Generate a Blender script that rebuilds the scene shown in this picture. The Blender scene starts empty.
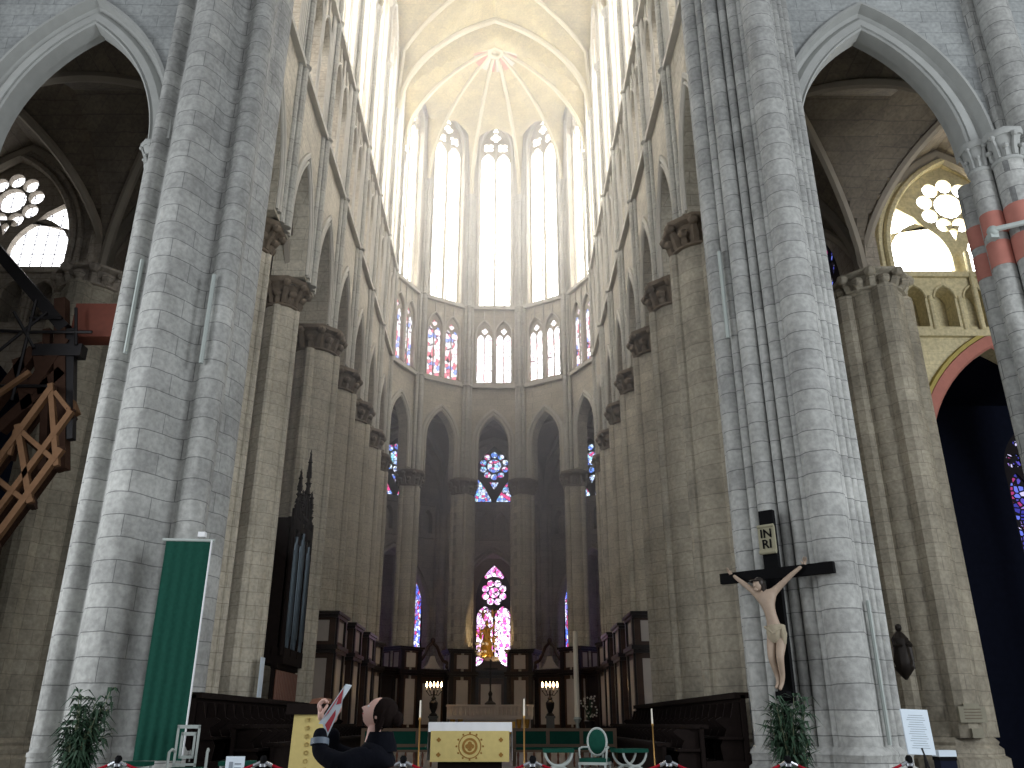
import bpy, math, random
from mathutils import Vector, Matrix
random.seed(7)
C = bpy.context.scene.collection
SC = bpy.context.scene
PI = math.pi
def R(d): return math.radians(d)
def hx(r, g, b):
    f = lambda c: ((c/255+0.055)/1.055)**2.4 if c/255 > 0.04045 else c/255/12.92
    return (f(r), f(g), f(b), 1)

# ------------------------------------------------------------------ camera, sky, lights, exposure
cam = bpy.data.objects.new('camera', bpy.data.cameras.new('camera')); C.objects.link(cam)
cam.location = (0.72, 0, 1.6)
cam.rotation_euler = (R(90+22.0), 0, R(-0.58))
cam.data.sensor_width = 36; cam.data.lens = 36*838/1024; cam.data.clip_end = 300
SC.camera = cam
w = bpy.data.worlds.new('sky'); SC.world = w; w.use_nodes = True
w.node_tree.nodes['Background'].inputs[0].default_value = (0.92, 0.95, 1.0, 1)
w.node_tree.nodes['Background'].inputs[1].default_value = 0.38
SC.view_settings.view_transform = 'Standard'; SC.view_settings.look = 'None'
SC.view_settings.exposure = 0.3; SC.view_settings.gamma = 1.0
SC.view_settings.use_curve_mapping = False
SC.cycles.max_bounces = 5; SC.cycles.diffuse_bounces = 3; SC.cycles.glossy_bounces = 2
SC.cycles.transmission_bounces = 2; SC.cycles.sample_clamp_indirect = 6
SC.cycles.use_denoising = True
def area(name, loc, target, sx, sy, col, power):
    l = bpy.data.lights.new(name, 'AREA'); l.shape = 'RECTANGLE'; l.size = sx; l.size_y = sy
    l.color = col; l.energy = power
    o = bpy.data.objects.new(name, l); C.objects.link(o); o.location = loc
    o.rotation_euler = (Vector(target)-Vector(loc)).to_track_quat('-Z', 'Y').to_euler()
    return o
# daylight through the great transept windows on either hand, and through the west windows behind
area('transept_window_light', (-20, 9, 6.5), (-7, 18, 4), 8, 10, (0.92, 0.96, 1.0), 2000)
area('transept_window_light', (24, 1, 9), (8, 18, 4), 9, 12, (0.90, 0.95, 1.0), 3200)

# ------------------------------------------------------------------ mesh builder
class F:
    """upright frame: s runs along a wall, n out of its visible face, z up"""
    def __init__(s, ox, oy, a): s.o = (ox, oy); s.a = a; s.ca = math.cos(a); s.sa = math.sin(a)
    def p(s, u, z, n=0): return (s.o[0]+u*s.ca+n*s.sa, s.o[1]+u*s.sa-n*s.ca, z)

class MB:
    def __init__(s): s.v = []; s.f = []
    def add(s, vs, fs):
        k = len(s.v); s.v += [tuple(v) for v in vs]; s.f += [tuple(i+k for i in f) for f in fs]; return s
    def box(s, x0, x1, y0, y1, z0, z1):
        return s.add([(x0,y0,z0),(x1,y0,z0),(x1,y1,z0),(x0,y1,z0),(x0,y0,z1),(x1,y0,z1),(x1,y1,z1),(x0,y1,z1)],
                     [(0,3,2,1),(4,5,6,7),(0,1,5,4),(1,2,6,5),(2,3,7,6),(3,0,4,7)])
    def fbox(s, fr, u0, u1, z0, z1, n0, n1):
        P = [fr.p(u,z,n) for z in (z0,z1) for n,u in ((n1,u0),(n1,u1),(n0,u1),(n0,u0))]
        return s.add(P, [(0,3,2,1),(4,5,6,7),(0,1,5,4),(1,2,6,5),(2,3,7,6),(3,0,4,7)])
    def prism(s, pts, z0, z1, cap=True, top=None):
        n = len(pts); t = top or pts
        vs = [(x,y,z0) for x,y in pts]+[(x,y,z1) for x,y in t]
        fs = [(i,(i+1)%n,n+(i+1)%n,n+i) for i in range(n)]
        if cap: fs += [tuple(range(n-1,-1,-1)), tuple(range(n,2*n))]
        return s.add(vs, fs)
    def lathe(s, prof, cx=0, cy=0, seg=20, wob=None, a0=0):
        """prof: (r, z) from bottom to top"""
        vs = []; n = len(prof)
        for r, z in prof:
            for i in range(seg):
                a = a0+2*PI*i/seg; rr = r*(wob(a, z) if wob else 1)
                vs.append((cx+rr*math.cos(a), cy+rr*math.sin(a), z))
        fs = [(j*seg+i, j*seg+(i+1)%seg, (j+1)*seg+(i+1)%seg, (j+1)*seg+i) for j in range(n-1) for i in range(seg)]
        fs += [tuple(range(seg-1,-1,-1)), tuple((n-1)*seg+i for i in range(seg))]
        return s.add(vs, fs)
    def cyl(s, cx, cy, r, z0, z1, seg=12, r2=None): return s.lathe([(r,z0),(r if r2 is None else r2,z1)], cx, cy, seg)
    def tube(s, path, r, seg=6, closed=False, up=(0,0,1)):
        P = [Vector(p) for p in path]; n = len(P); vs = []
        rs = r if isinstance(r, (list, tuple)) else [r]*n
        prev = None
        for i in range(n):
            if closed: t = P[(i+1)%n]-P[i-1]
            else: t = P[min(i+1,n-1)]-P[max(i-1,0)]
            t = t.normalized() if t.length > 1e-9 else Vector((0,0,1))
            if prev is None:
                ref = Vector(up) if abs(t.dot(Vector(up))) < .95 else Vector((1,0,0))
                a = t.cross(ref).normalized()
            else: a = (prev - t*prev.dot(t)).normalized()
            prev = a; b = t.cross(a)
            for k in range(seg):
                an = 2*PI*k/seg; vs.append(P[i]+(a*math.cos(an)+b*math.sin(an))*rs[i])
        m = n if closed else n-1
        fs = [(i*seg+k, i*seg+(k+1)%seg, ((i+1)%n)*seg+(k+1)%seg, ((i+1)%n)*seg+k) for i in range(m) for k in range(seg)]
        if not closed: fs += [tuple(range(seg-1,-1,-1)), tuple((n-1)*seg+k for k in range(seg))]
        return s.add(vs, fs)
    def beam(s, a, b, w, h):
        a = Vector(a); b = Vector(b); t = (b-a).normalized()
        x = t.cross(Vector((0,0,1)));  x = x.normalized() if x.length > 1e-3 else Vector((1,0,0)); y = x.cross(t)
        vs = [p+x*(i*w/2)+y*(j*h/2) for p in (a,b) for i,j in ((-1,-1),(1,-1),(1,1),(-1,1))]
        return s.add(vs, [(0,3,2,1),(4,5,6,7),(0,1,5,4),(1,2,6,5),(2,3,7,6),(3,0,4,7)])
    def ball(s, c, rx, ry=None, rz=None, seg=10, rings=6):
        ry = ry or rx; rz = rz or rx; vs = [(c[0],c[1],c[2]-rz)]
        for j in range(1, rings):
            p = -PI/2+PI*j/rings
            for i in range(seg):
                a = 2*PI*i/seg; vs.append((c[0]+rx*math.cos(p)*math.cos(a), c[1]+ry*math.cos(p)*math.sin(a), c[2]+rz*math.sin(p)))
        vs.append((c[0],c[1],c[2]+rz)); e = len(vs)-1
        fs = [(0, 1+(i+1)%seg, 1+i) for i in range(seg)]
        fs += [(1+j*seg+i, 1+j*seg+(i+1)%seg, 1+(j+1)*seg+(i+1)%seg, 1+(j+1)*seg+i) for j in range(rings-2) for i in range(seg)]
        fs += [(e, 1+(rings-2)*seg+i, 1+(rings-2)*seg+(i+1)%seg) for i in range(seg)]
        return s.add(vs, fs)
    def plate(s, fr, outer, holes, n0, n1):
        """flat slab with holes, drawn in (u, z), between n0 and n1"""
        cu = bpy.data.curves.new('tmp', 'CURVE'); cu.dimensions = '2D'; cu.fill_mode = 'BOTH'; cu.extrude = abs(n1-n0)/2
        for loop in [outer]+list(holes):
            sp = cu.splines.new('POLY'); sp.points.add(len(loop)-1); sp.use_cyclic_u = True
            for i, (u, z) in enumerate(loop): sp.points[i].co = (u, z, 0, 1)
        ob = bpy.data.objects.new('tmp', cu); me = bpy.data.meshes.new_from_object(ob)
        mid = (n0+n1)/2
        s.add([fr.p(v.co.x, v.co.y, mid+v.co.z) for v in me.vertices], [tuple(p.vertices) for p in me.polygons])
        bpy.data.objects.remove(ob); bpy.data.curves.remove(cu); bpy.data.meshes.remove(me); return s
    def strip(s, curves):
        """surface lofted through equally long curves"""
        n = len(curves[0]); vs = [p for c in curves for p in c]
        return s.add(vs, [(j*n+i, j*n+i+1, (j+1)*n+i+1, (j+1)*n+i) for j in range(len(curves)-1) for i in range(n-1)])
    def build(s, name, mat, parent=None, smooth=True, sharp=35):
        me = bpy.data.meshes.new(name); me.from_pydata(s.v, [], s.f); me.materials.append(mat); me.update()
        if smooth and len(me.polygons):
            me.polygons.foreach_set('use_smooth', [True]*len(me.polygons)); me.set_sharp_from_angle(angle=R(sharp))
        o = bpy.data.objects.new(name, me); C.objects.link(o)
        if parent: o.parent = parent
        return o
def tag(o, label, cat, group=None, kind=None):
    o['label'] = label; o['category'] = cat
    if group: o['group'] = group
    if kind: o['kind'] = kind
    return o
def thing(name, label, cat, loc=(0,0,0), rz=0, group=None, kind=None):
    o = bpy.data.objects.new(name, None); C.objects.link(o); o.location = loc; o.rotation_euler = (0,0,rz)
    return tag(o, label, cat, group, kind)
def struct(o): o['kind'] = 'structure'; return o
def dup(root, loc, rz=None, label=None, group=None):
    r = root.copy(); C.objects.link(r); r.location = loc
    if rz is not None: r.rotation_euler = (0,0,rz)
    if label: r['label'] = label
    if group: r['group'] = group
    for ch in list(root.children):
        c = ch.copy(); C.objects.link(c); c.parent = r
        for g in list(ch.children):
            d = g.copy(); C.objects.link(d); d.parent = c
    return r

# ------------------------------------------------------------------ arch drawing
def arc(w, rise, d=0, n=14):
    """two-centred pointed arch of half width w and rise, offset outward by d: points from (-) foot to (+) foot, z from 0"""
    k = (rise*rise-w*w)/(2*w); r = w+k+d; top = math.sqrt(max(r*r-k*k, 1e-6)); a1 = math.atan2(top, k)
    right = [(-k+r*math.cos(a1*i/n), r*math.sin(a1*i/n)) for i in range(n+1)]
    left = [(-x, z) for x, z in right]
    return left + right[::-1][1:]
def opening(c, w, sill, spring, apex, d=0, n=14):
    """closed loop of a pointed opening"""
    a = arc(w, apex-spring, d, n)
    return [(c-w-d, sill-d)]+[(c+x, spring+z) for x, z in a]+[(c+w+d, sill-d)]
def circle(cx, cz, r, n=20, a0=0): return [(cx+r*math.cos(a0+2*PI*i/n), cz+r*math.sin(a0+2*PI*i/n)) for i in range(n)]
def foil(cx, cz, r, lobes=4, n=6, a0=0):
    """multi-lobed outline"""
    d = r*0.52; rr = r-d; pts = []
    for k in range(lobes):
        m = a0+2*PI*k/lobes; half = PI/2+PI/lobes*0.75
        half = min(half, 2.2)
        for i in range(n+1):
            t = m-half+2*half*i/n
            pts.append((cx+d*math.cos(m)+rr*math.cos(t), cz+d*math.sin(m)+rr*math.sin(t)))
    return pts
def archivolt(mb, fr, c, w, spring, apex, prof, foot=None, n=14):
    """mouldings that follow the arch: prof = (offset outward, n)"""
    rise = apex-spring; cs = []
    for d, nn in prof:
        a = [(c+x, spring+z) for x, z in arc(w, rise, d, n)]
        if foot is not None: a = [(c-w-d, foot)]+a+[(c+w+d, foot)]
        cs.append([fr.p(u, z, nn) for u, z in a])
    return mb.strip(cs)
def arch_roll(mb, fr, c, w, spring, apex, d, nn, r, foot=None, n=14, seg=6):
    a = [(c+x, spring+z) for x, z in arc(w, apex-spring, d, n)]
    if foot is not None: a = [(c-w-d, foot)]+a+[(c+w+d, foot)]
    return mb.tube([fr.p(u, z, nn) for u, z in a], r, seg, up=fr.p(0,0,1) if False else (fr.sa,-fr.ca,0))

# ------------------------------------------------------------------ materials
def nodes(name):
    m = bpy.data.materials.new(name); m.use_nodes = True; nt = m.node_tree
    return m, nt, nt.nodes['Principled BSDF'], nt.nodes.new, nt.links.new
def plain(name, col, rough=0.6, metal=0.0, noise=0.12, scale=6.0, bump=0.0):
    m, nt, b, N, L = nodes(name)
    b.inputs['Roughness'].default_value = rough; b.inputs['Specular IOR Level'].default_value = 0.12 if rough >= .8 else 0.5; b.inputs['Metallic'].default_value = metal
    tc = N('ShaderNodeTexCoord'); no = N('ShaderNodeTexNoise'); no.inputs['Scale'].default_value = scale; no.inputs['Detail'].default_value = 4
    L(tc.outputs['Object'], no.inputs['Vector'])
    mx = N('ShaderNodeMix'); mx.data_type = 'RGBA'
    mx.inputs['A'].default_value = tuple(c*(1-noise) for c in col[:3])+(1,); mx.inputs['B'].default_value = tuple(min(1,c*(1+noise)) for c in col[:3])+(1,)
    L(no.outputs['Fac'], mx.inputs['Factor']); L(mx.outputs['Result'], b.inputs['Base Color'])
    if bump:
        bp = N('ShaderNodeBump'); bp.inputs['Strength'].default_value = bump; bp.inputs['Distance'].default_value = 0.05
        L(no.outputs['Fac'], bp.inputs['Height']); L(bp.outputs['Normal'], b.inputs['Normal'])
    return m
def stone(name, c1, c2, mortar, bw=0.95, bh=0.42, joint=0.012, stain=0.35, bump=0.4, warm=None):
    m, nt, b, N, L = nodes(name); b.inputs['Roughness'].default_value = 0.85
    tc = N('ShaderNodeTexCoord'); sep = N('ShaderNodeSeparateXYZ'); L(tc.outputs['Object'], sep.inputs[0])
    m1 = N('ShaderNodeMath'); m1.operation = 'MULTIPLY_ADD'; L(sep.outputs['Y'], m1.inputs[0]); m1.inputs[1].default_value = 1.0; L(sep.outputs['X'], m1.inputs[2])
    # courses are not perfectly even
    nz = N('ShaderNodeTexNoise'); nz.inputs['Scale'].default_value = 0.9; L(tc.outputs['Object'], nz.inputs['Vector'])
    m2 = N('ShaderNodeMath'); m2.operation = 'MULTIPLY_ADD'; L(nz.outputs['Fac'], m2.inputs[0]); m2.inputs[1].default_value = 0.10; L(sep.outputs['Z'], m2.inputs[2])
    cb = N('ShaderNodeCombineXYZ'); L(m1.outputs[0], cb.inputs['X']); L(m2.outputs[0], cb.inputs['Y'])
    br = N('ShaderNodeTexBrick'); L(cb.outputs[0], br.inputs['Vector']); br.inputs['Scale'].default_value = 1
    br.inputs['Brick Width'].default_value = bw; br.inputs['Row Height'].default_value = bh; br.inputs['Mortar Size'].default_value = joint
    br.inputs['Mortar Smooth'].default_value = 0.3; br.inputs['Bias'].default_value = -0.1
    br.inputs['Color1'].default_value = c1; br.inputs['Color2'].default_value = c2; br.inputs['Mortar'].default_value = mortar
    n1 = N('ShaderNodeTexNoise'); n1.inputs['Scale'].default_value = 0.55; n1.inputs['Detail'].default_value = 6; n1.inputs['Roughness'].default_value = 0.65
    L(tc.outputs['Object'], n1.inputs['Vector'])
    rp = N('ShaderNodeMapRange'); L(n1.outputs['Fac'], rp.inputs['Value']); rp.inputs['From Min'].default_value = 0.3; rp.inputs['From Max'].default_value = 0.7
    rp.inputs['To Min'].default_value = 1-stain; rp.inputs['To Max'].default_value = 1.12
    n2 = N('ShaderNodeTexNoise'); n2.inputs['Scale'].default_value = 9; n2.inputs['Detail'].default_value = 5; L(tc.outputs['Object'], n2.inputs['Vector'])
    r2 = N('ShaderNodeMapRange'); L(n2.outputs['Fac'], r2.inputs['Value']); r2.inputs['From Min'].default_value = 0.35; r2.inputs['From Max'].default_value = 0.65
    r2.inputs['To Min'].default_value = 0.82; r2.inputs['To Max'].default_value = 1.08
    mm = N('ShaderNodeMath'); mm.operation = 'MULTIPLY'; L(rp.outputs[0], mm.inputs[0]); L(r2.outputs[0], mm.inputs[1])
    vm = N('ShaderNodeVectorMath'); vm.operation = 'SCALE'; L(br.outputs['Color'], vm.inputs[0]); L(mm.outputs[0], vm.inputs['Scale'])
    L(vm.outputs[0], b.inputs['Base Color'])
    ad = N('ShaderNodeMath'); ad.operation = 'MULTIPLY_ADD'; L(br.outputs['Fac'], ad.inputs[0]); ad.inputs[1].default_value = -1.0; L(n2.outputs['Fac'], ad.inputs[2])
    bp = N('ShaderNodeBump'); bp.inputs['Strength'].default_value = bump; bp.inputs['Distance'].default_value = 0.04
    L(ad.outputs[0], bp.inputs['Height']); L(bp.outputs['Normal'], b.inputs['Normal'])
    return m
def glass(name, strength, cols, lead=(0.01,0.01,0.012,1), scale=3.0, fill=1.0, grid=None, edge=0.06):
    """daylit leaded glass: coloured cells between dark leads"""
    m = bpy.data.materials.new(name); m.use_nodes = True; nt = m.node_tree; N = nt.nodes.new; L = nt.links.new
    nt.nodes.remove(nt.nodes['Principled BSDF']); out = nt.nodes['Material Output']
    tc = N('ShaderNodeTexCoord')
    vo = N('ShaderNodeTexVoronoi'); vo.inputs['Scale'].default_value = scale; L(tc.outputs['Object'], vo.inputs['Vector'])
    sp = N('ShaderNodeSeparateColor'); L(vo.outputs['Color'], sp.inputs[0])
    cr = N('ShaderNodeValToRGB'); cr.color_ramp.interpolation = 'CONSTANT'; L(sp.outputs[0], cr.inputs[0])
    el = cr.color_ramp.elements
    while len(el) > 1: el.remove(el[-1])
    el[0].position = 0; el[0].color = cols[0]
    for i, c in enumerate(cols[1:], 1): e = el.new(i/len(cols)); e.color = c
    ve = N('ShaderNodeTexVoronoi'); ve.feature = 'DISTANCE_TO_EDGE'; ve.inputs['Scale'].default_value = scale; L(tc.outputs['Object'], ve.inputs['Vector'])
    lt = N('ShaderNodeMath'); lt.operation = 'GREATER_THAN'; L(ve.outputs['Distance'], lt.inputs[0]); lt.inputs[1].default_value = edge
    mask = lt.outputs[0]
    if grid:
        sx = N('ShaderNodeSeparateXYZ'); L(tc.outputs['Object'], sx.inputs[0])
        ad = N('ShaderNodeMath'); ad.operation = 'ADD'; L(sx.outputs['X'], ad.inputs[0]); L(sx.outputs['Y'], ad.inputs[1])
        ms = []
        for src in (ad.outputs[0], sx.outputs['Z']):
            q = N('ShaderNodeMath'); q.operation = 'PINGPONG'; L(src, q.inputs[0]); q.inputs[1].default_value = grid/2
            g = N('ShaderNodeMath'); g.operation = 'GREATER_THAN'; L(q.outputs[0], g.inputs[0]); g.inputs[1].default_value = 0.02; ms.append(g.outputs[0])
        mu = N('ShaderNodeMath'); mu.operation = 'MULTIPLY'; L(ms[0], mu.inputs[0]); L(ms[1], mu.inputs[1])
        m3 = N('ShaderNodeMath'); m3.operation = 'MULTIPLY'; L(mu.outputs[0], m3.inputs[0])
        if edge > 0: L(mask, m3.inputs[1])
        else: m3.inputs[1].default_value = 1
        mask = m3.outputs[0]
    mx = N('ShaderNodeMix'); mx.data_type = 'RGBA'; L(mask, mx.inputs['Factor']); mx.inputs['A'].default_value = lead; L(cr.outputs[0], mx.inputs['B'])
    em = N('ShaderNodeEmission'); L(mx.outputs['Result'], em.inputs[0]); em.inputs[1].default_value = strength
    L(em.outputs[0], out.inputs[0])
    return m

M = {}
M['stone'] = stone('choir_limestone', hx(196,188,170), hx(184,176,158), hx(156,149,134), bump=.25)
M['pier'] = stone('pier_limestone', hx(184,185,181), hx(170,171,168), hx(126,127,126), bw=1.5, bh=0.47, joint=0.011, bump=0.5, stain=0.42)
M['ochre_pier'] = stone('ochre_limestone', hx(178,170,152), hx(168,160,143), hx(146,138,123), bw=0.9, bh=0.42, stain=0.45)
M['shaft'] = stone('shaft_limestone', hx(188,186,176), hx(176,172,162), hx(128,124,116), bw=3, bh=0.9, joint=0.010, stain=0.3)
M['wall'] = stone('transept_wall_stone', hx(172,176,175), hx(160,164,164), hx(132,136,136), bw=1.0, bh=0.40, joint=0.009, stain=0.35)
M['cream'] = stone('cream_limewash', hx(214,202,164), hx(206,194,156), hx(190,178,142), bw=1.2, bh=0.5, joint=0.008, stain=0.2, bump=0.1)
M['vault'] = stone('vault_stone', hx(184,170,124), hx(174,160,114), hx(164,150,106), bw=0.6, bh=0.3, joint=0.008, stain=0.3, bump=0.1)
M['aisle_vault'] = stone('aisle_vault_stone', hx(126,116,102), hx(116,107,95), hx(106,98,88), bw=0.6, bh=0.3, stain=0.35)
M['rib'] = plain('rib_stone', hx(196,188,162), 0.85, noise=0.1, scale=2)
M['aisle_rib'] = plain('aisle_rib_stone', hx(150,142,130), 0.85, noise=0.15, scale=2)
M['moulding'] = plain('moulding_stone', hx(188,184,174), 0.85, noise=0.15, scale=3, bump=0.2)
M['cool_moulding'] = plain('cool_moulding_stone', hx(166,168,165), 0.85, noise=0.15, scale=3, bump=0.2)
M['capital'] = plain('weathered_capital_stone', hx(116,104,90), 0.9, noise=0.35, scale=5, bump=0.8)
M['pale_capital'] = plain('pale_capital_stone', hx(160,156,146), 0.9, noise=0.25, scale=5, bump=0.8)
M['dark_stone'] = stone('ambulatory_stone', hx(172,162,148), hx(160,150,138), hx(136,128,116), stain=0.35)
M['dark_plate'] = plain('dark_tracery', hx(52,48,50), 0.9)  # dark grey for the tracery plates
M['floor'] = plain('flagstones', hx(120,116,110), 0.5, noise=0.2, scale=2)
M['pink'] = plain('pink_painted_band', hx(182,122,110), 0.85, noise=0.2, scale=3)
M['ochre_paint'] = plain('yellow_painted_band', hx(176,160,96), 0.85, noise=0.2, scale=3)
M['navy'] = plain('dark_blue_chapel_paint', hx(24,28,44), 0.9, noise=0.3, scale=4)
M['g_high'] = glass('clerestory_glass', 7.5, [(1,.97,.90,1),(1,0.96,0.88,1),(0.98,0.96,.92,1),(1,.93,.86,1),(0.96,0.95,.93,1)], lead=(0.25,0.24,0.3,1), scale=3.2, edge=0.03)
M['g_side'] = glass('side_clerestory_glass', 9.5, [(1,.97,.92,1),(1,0.96,0.9,1),(0.97,0.96,.93,1),(1,.93,.88,1)], lead=(0.2,0.2,0.22,1), scale=3.2, edge=0.04)
M['g_tri'] = glass('triforium_glass', 2.2, [(1,1,1,1),(.95,.9,1,1),(.7,.2,.25,1),(.95,.95,1,1),(.25,.35,.8,1),(1,.8,.85,1)], scale=3.4, edge=0.06)
M['g_tri_mid'] = glass('bright_triforium_glass', 4.2, [(1,1,1,1),(.95,.9,1,1),(.8,.5,.55,1),(.95,.95,1,1),(1,1,1,1),(1,.9,.95,1)], scale=3.4, edge=0.05)
M['g_blue'] = glass('blue_red_rose_glass', 1.7, [(.12,.3,.9,1),(.6,.75,1,1),(.75,.06,.25,1),(.85,.95,1,1),(.1,.2,.7,1),(.8,.8,1,1),(.3,.75,.95,1),(.5,.65,1,1)], scale=4.6, edge=0.06)
M['g_violet'] = glass('violet_chapel_glass', 2.3, [(.75,.45,.95,1),(1,.85,1,1),(.8,.4,.8,1),(.9,.8,1,1),(.7,.1,.4,1),(1,.9,1,1)], scale=4.5, edge=0.06)
M['g_deep'] = glass('deep_blue_chapel_glass', 0.9, [(.10,.08,.5,1),(.15,.2,.8,1),(.4,.05,.2,1),(.7,.65,1,1),(.05,.05,.35,1),(.3,.2,.6,1)], scale=4.5, edge=0.13)
M['g_clear'] = glass('clear_quarry_glass', 2.6, [(1,1,1,1),(.97,.98,1,1),(1,1,.98,1)], lead=(0.04,0.04,0.05,1), scale=0.6, edge=0, grid=0.42)
M['g_glare'] = glass('sunlit_aisle_glass', 10.0, [(1,1,.97,1),(1,.98,.94,1)], lead=(0.5,0.5,0.5,1), scale=0.6, edge=0, grid=0.42)
M['g_tri_side'] = glass('side_triforium_glass', 3.0, [(1,1,.96,1),(.97,.95,1,1),(.9,.8,.75,1),(.95,.95,.95,1)], scale=3.4, edge=0.05)
M['g_strip'] = glass('blue_strip_chapel_glass', 1.6, [(.1,.2,.9,1),(.6,.7,1,1),(.6,.05,.2,1),(.85,.85,1,1),(.1,.12,.6,1),(.4,.3,.9,1)], scale=4.0, edge=0.06)

# ------------------------------------------------------------------ setting out
CX, CY, RH = 0.0, 47.3, 7.1            # centre and radius of the hemicycle
COLA = [-80, -48, -16, 16, 48, 80]     # hemicycle columns, degrees off the axis
PY = [23.4, 27.4, 31.5, 35.7, 39.9, 44.1]   # choir piers
PX = 7.05
ZC, ZARC, ZTRI, ZTRI2, ZCL, ZSP, ZTOP = 16.5, 20.4, 23.0, 28.5, 29.4, 38.0, 46.6
KP = 'structure'
def hp(a, r=RH): return (CX+r*math.sin(R(a)), CY+r*math.cos(R(a)))
def facet(a, r): x, y = hp(a, r); return F(x, y, -R(a))

# ------------------------------------------------------------------ floor and podium
struct(MB().box(-40, 40, -12, 80, -0.3, 0).build('floor', M['floor']))
struct(MB().box(-6.6, 6.6, 17.6, 54, 0, 0.45).build('floor_choir', M['floor']))

# ------------------------------------------------------------------ windows
win_no = [0]
def lancets(c, w, sill, top, n, gap, head):
    """n equal lights with pointed heads"""
    hw = (2*w-gap*(n-1))/n/2; out = []
    for i in range(n):
        cc = c-w+hw+i*(2*hw+gap); out.append(opening(cc, hw, sill, top-head, top, 0, 6))
    return out
def window(fr, c, w, sill, spring, apex, style, gm, pm, n_in=-0.35, th=0.28):
    """stone tracery set in the wall opening with a leaded pane close behind it"""
    win_no[0] += 1
    root = bpy.data.objects.new('window_%d' % win_no[0], None); C.objects.link(root)
    x, y, z = fr.p(c, sill, 0); root.location = (x, y, sill); root['kind'] = 'structure'
    lf = F(fr.o[0]-x, fr.o[1]-y, fr.a)
    def sh(loop): return [(u, zz-sill) for u, zz in loop]
    holes = []; f = 0.10 if w > 0.8 else 0.04
    H = apex-sill
    if style == 'lancet2' and w < .8:
        holes += lancets(c, w-f, sill+f, spring+.1, 2, 0.07, .45)+[foil(c, spring+.36, w*.42, 4)]
    elif style == 'lancet2':
        holes += lancets(c, w-f, sill+f, spring+0.0, 2, 0.16 if w > 0.8 else 0.07, 0.9 if w > .8 else .45)
        holes += [foil(c-w*0.45, spring+0.55, w*0.36, 4, a0=PI/4), foil(c+w*0.45, spring+0.55, w*0.36, 4, a0=PI/4)]
        holes += [foil(c, spring+0.55+w*0.78, w*0.34, 4)]
        if apex-spring > 2.2: holes += [foil(c, spring+0.55+w*1.35, w*0.2, 3, a0=PI/2)]
    elif style == 'single':
        holes += [opening(c, w-f, sill+f, spring, apex-f)]
    elif style == 'rose' and w < 2.2:
        rr = w*0.64; cz = apex-rr*1.25-f
        for k in range(10):
            a = PI/2+2*PI*k/10; holes.append(circle(c+rr*0.74*math.cos(a), cz+rr*0.74*math.sin(a), rr*0.215, 12))
        holes.append(circle(c, cz, rr*0.46, 16)); lh = cz-rr*0.72
        for sg in (-1, 1):
            lp = [(w-f, sill+f), (w-f, lh+0.12), (w*.80, lh-0.02), (w*.58, lh-0.36), (w*.38, lh-0.86), (w*.23, max(lh-1.4, sill+.45)), (.18, sill+f+.12), (.18, sill+f)]
            holes.append([(c+sg*x, z) for x, z in lp][::sg])
        holes.append([(c-w*.2, lh-.42), (c+w*.2, lh-.42), (c, lh-1.05)])
    elif style == 'rose':
        rr = min(w*0.56, (apex-sill)*0.27); cz = apex-rr*1.28-f
        for k in range(9): 
            a = PI/2+2*PI*k/9; holes.append(circle(c+rr*0.70*math.cos(a), cz+rr*0.70*math.sin(a), rr*0.238, 12))
        holes.append(circle(c, cz, rr*0.42, 16))
        lw = w*0.43; lt = cz-rr*0.62
        for sgn in (-1, 1):
            cc = c+sgn*(w-f-lw)
            holes.append(opening(cc, lw, sill+f, max(sill+f+0.1, lt-lw*1.35), lt, 0, 8))
            # the corner light beside the rose
            holes.append([(c+sgn*(w-f-0.06), lt-0.5), (c+sgn*(w-f-0.10), lt+rr*0.55), (c+sgn*(rr+0.16), cz-rr*0.40), (c+sgn*(rr*0.86), lt-0.12)][::sgn])
        holes.append([(c-rr*0.22, lt-0.06), (c+rr*0.22, lt-0.06), (c, lt-rr*0.6)])
    elif style == 'chapel':
        rr = w*0.76; cz = spring+0.62
        for k in range(8):
            a = 2*PI*k/8+PI/8; holes.append(circle(c+rr*0.68*math.cos(a), cz+rr*0.68*math.sin(a), rr*0.25, 12))
        holes.append(circle(c, cz, rr*0.38, 16))
        # cap light above the rose
        a = [(x, z) for x, z in arc(w-f, apex-f-spring, 0, 8)]
        up = [(c+x, spring+z) for x, z in a if z > (apex-spring)*0.62]
        low = [(c+(rr+0.14)*math.cos(t), cz+(rr+0.14)*math.sin(t)) for t in (R(58), R(75), R(90), R(105), R(122))]
        holes.append(up+low)
        lt = cz-rr*0.98
        holes += lancets(c, w-f, sill+f, lt, 2, 0.14, 0.9)
    elif style == 'tri':
        lt = spring-0.05
        for sgn in (-1, 1):
            cc = c+sgn*w*0.25
            holes.append(opening(cc, w*0.205, sill+f, lt-0.35, lt, 0, 5))
            holes.append(opening(c+sgn*w*0.74, w*0.205, sill+f, lt-0.35, lt, 0, 5))
            holes.append(foil(c+sgn*w*0.5, lt+0.38, w*0.27, 4))
        holes.append(foil(c, lt+0.38+w*0.52, w*0.24, 4))
    ar_ = arc(w, apex-spring, 0, 40)[:41]
    def lim(z):
        if z <= spring: return w-f
        for (x0_, z0_), (x1_, z1_) in zip(ar_, ar_[1:]):
            if z0_ <= z-spring <= z1_: return max(.01, -x0_-f*.7)
        return .01
    holes = [[(c+max(-lim(z), min(lim(z), x-c)), min(z, apex-f)) for x, z in h] for h in holes]
    outer = opening(c, w, sill, spring, apex, 0.02)
    tr = MB().plate(lf, sh(outer), [sh(h) for h in holes], n_in-th, n_in).build('tracery', pm, root)
    pn = MB().plate(lf, sh(opening(c, w-0.03, sill+0.03, spring, apex-0.03)), [], n_in-th+0.02, n_in-th+0.05).build('pane', gm, root)
    return root

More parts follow.
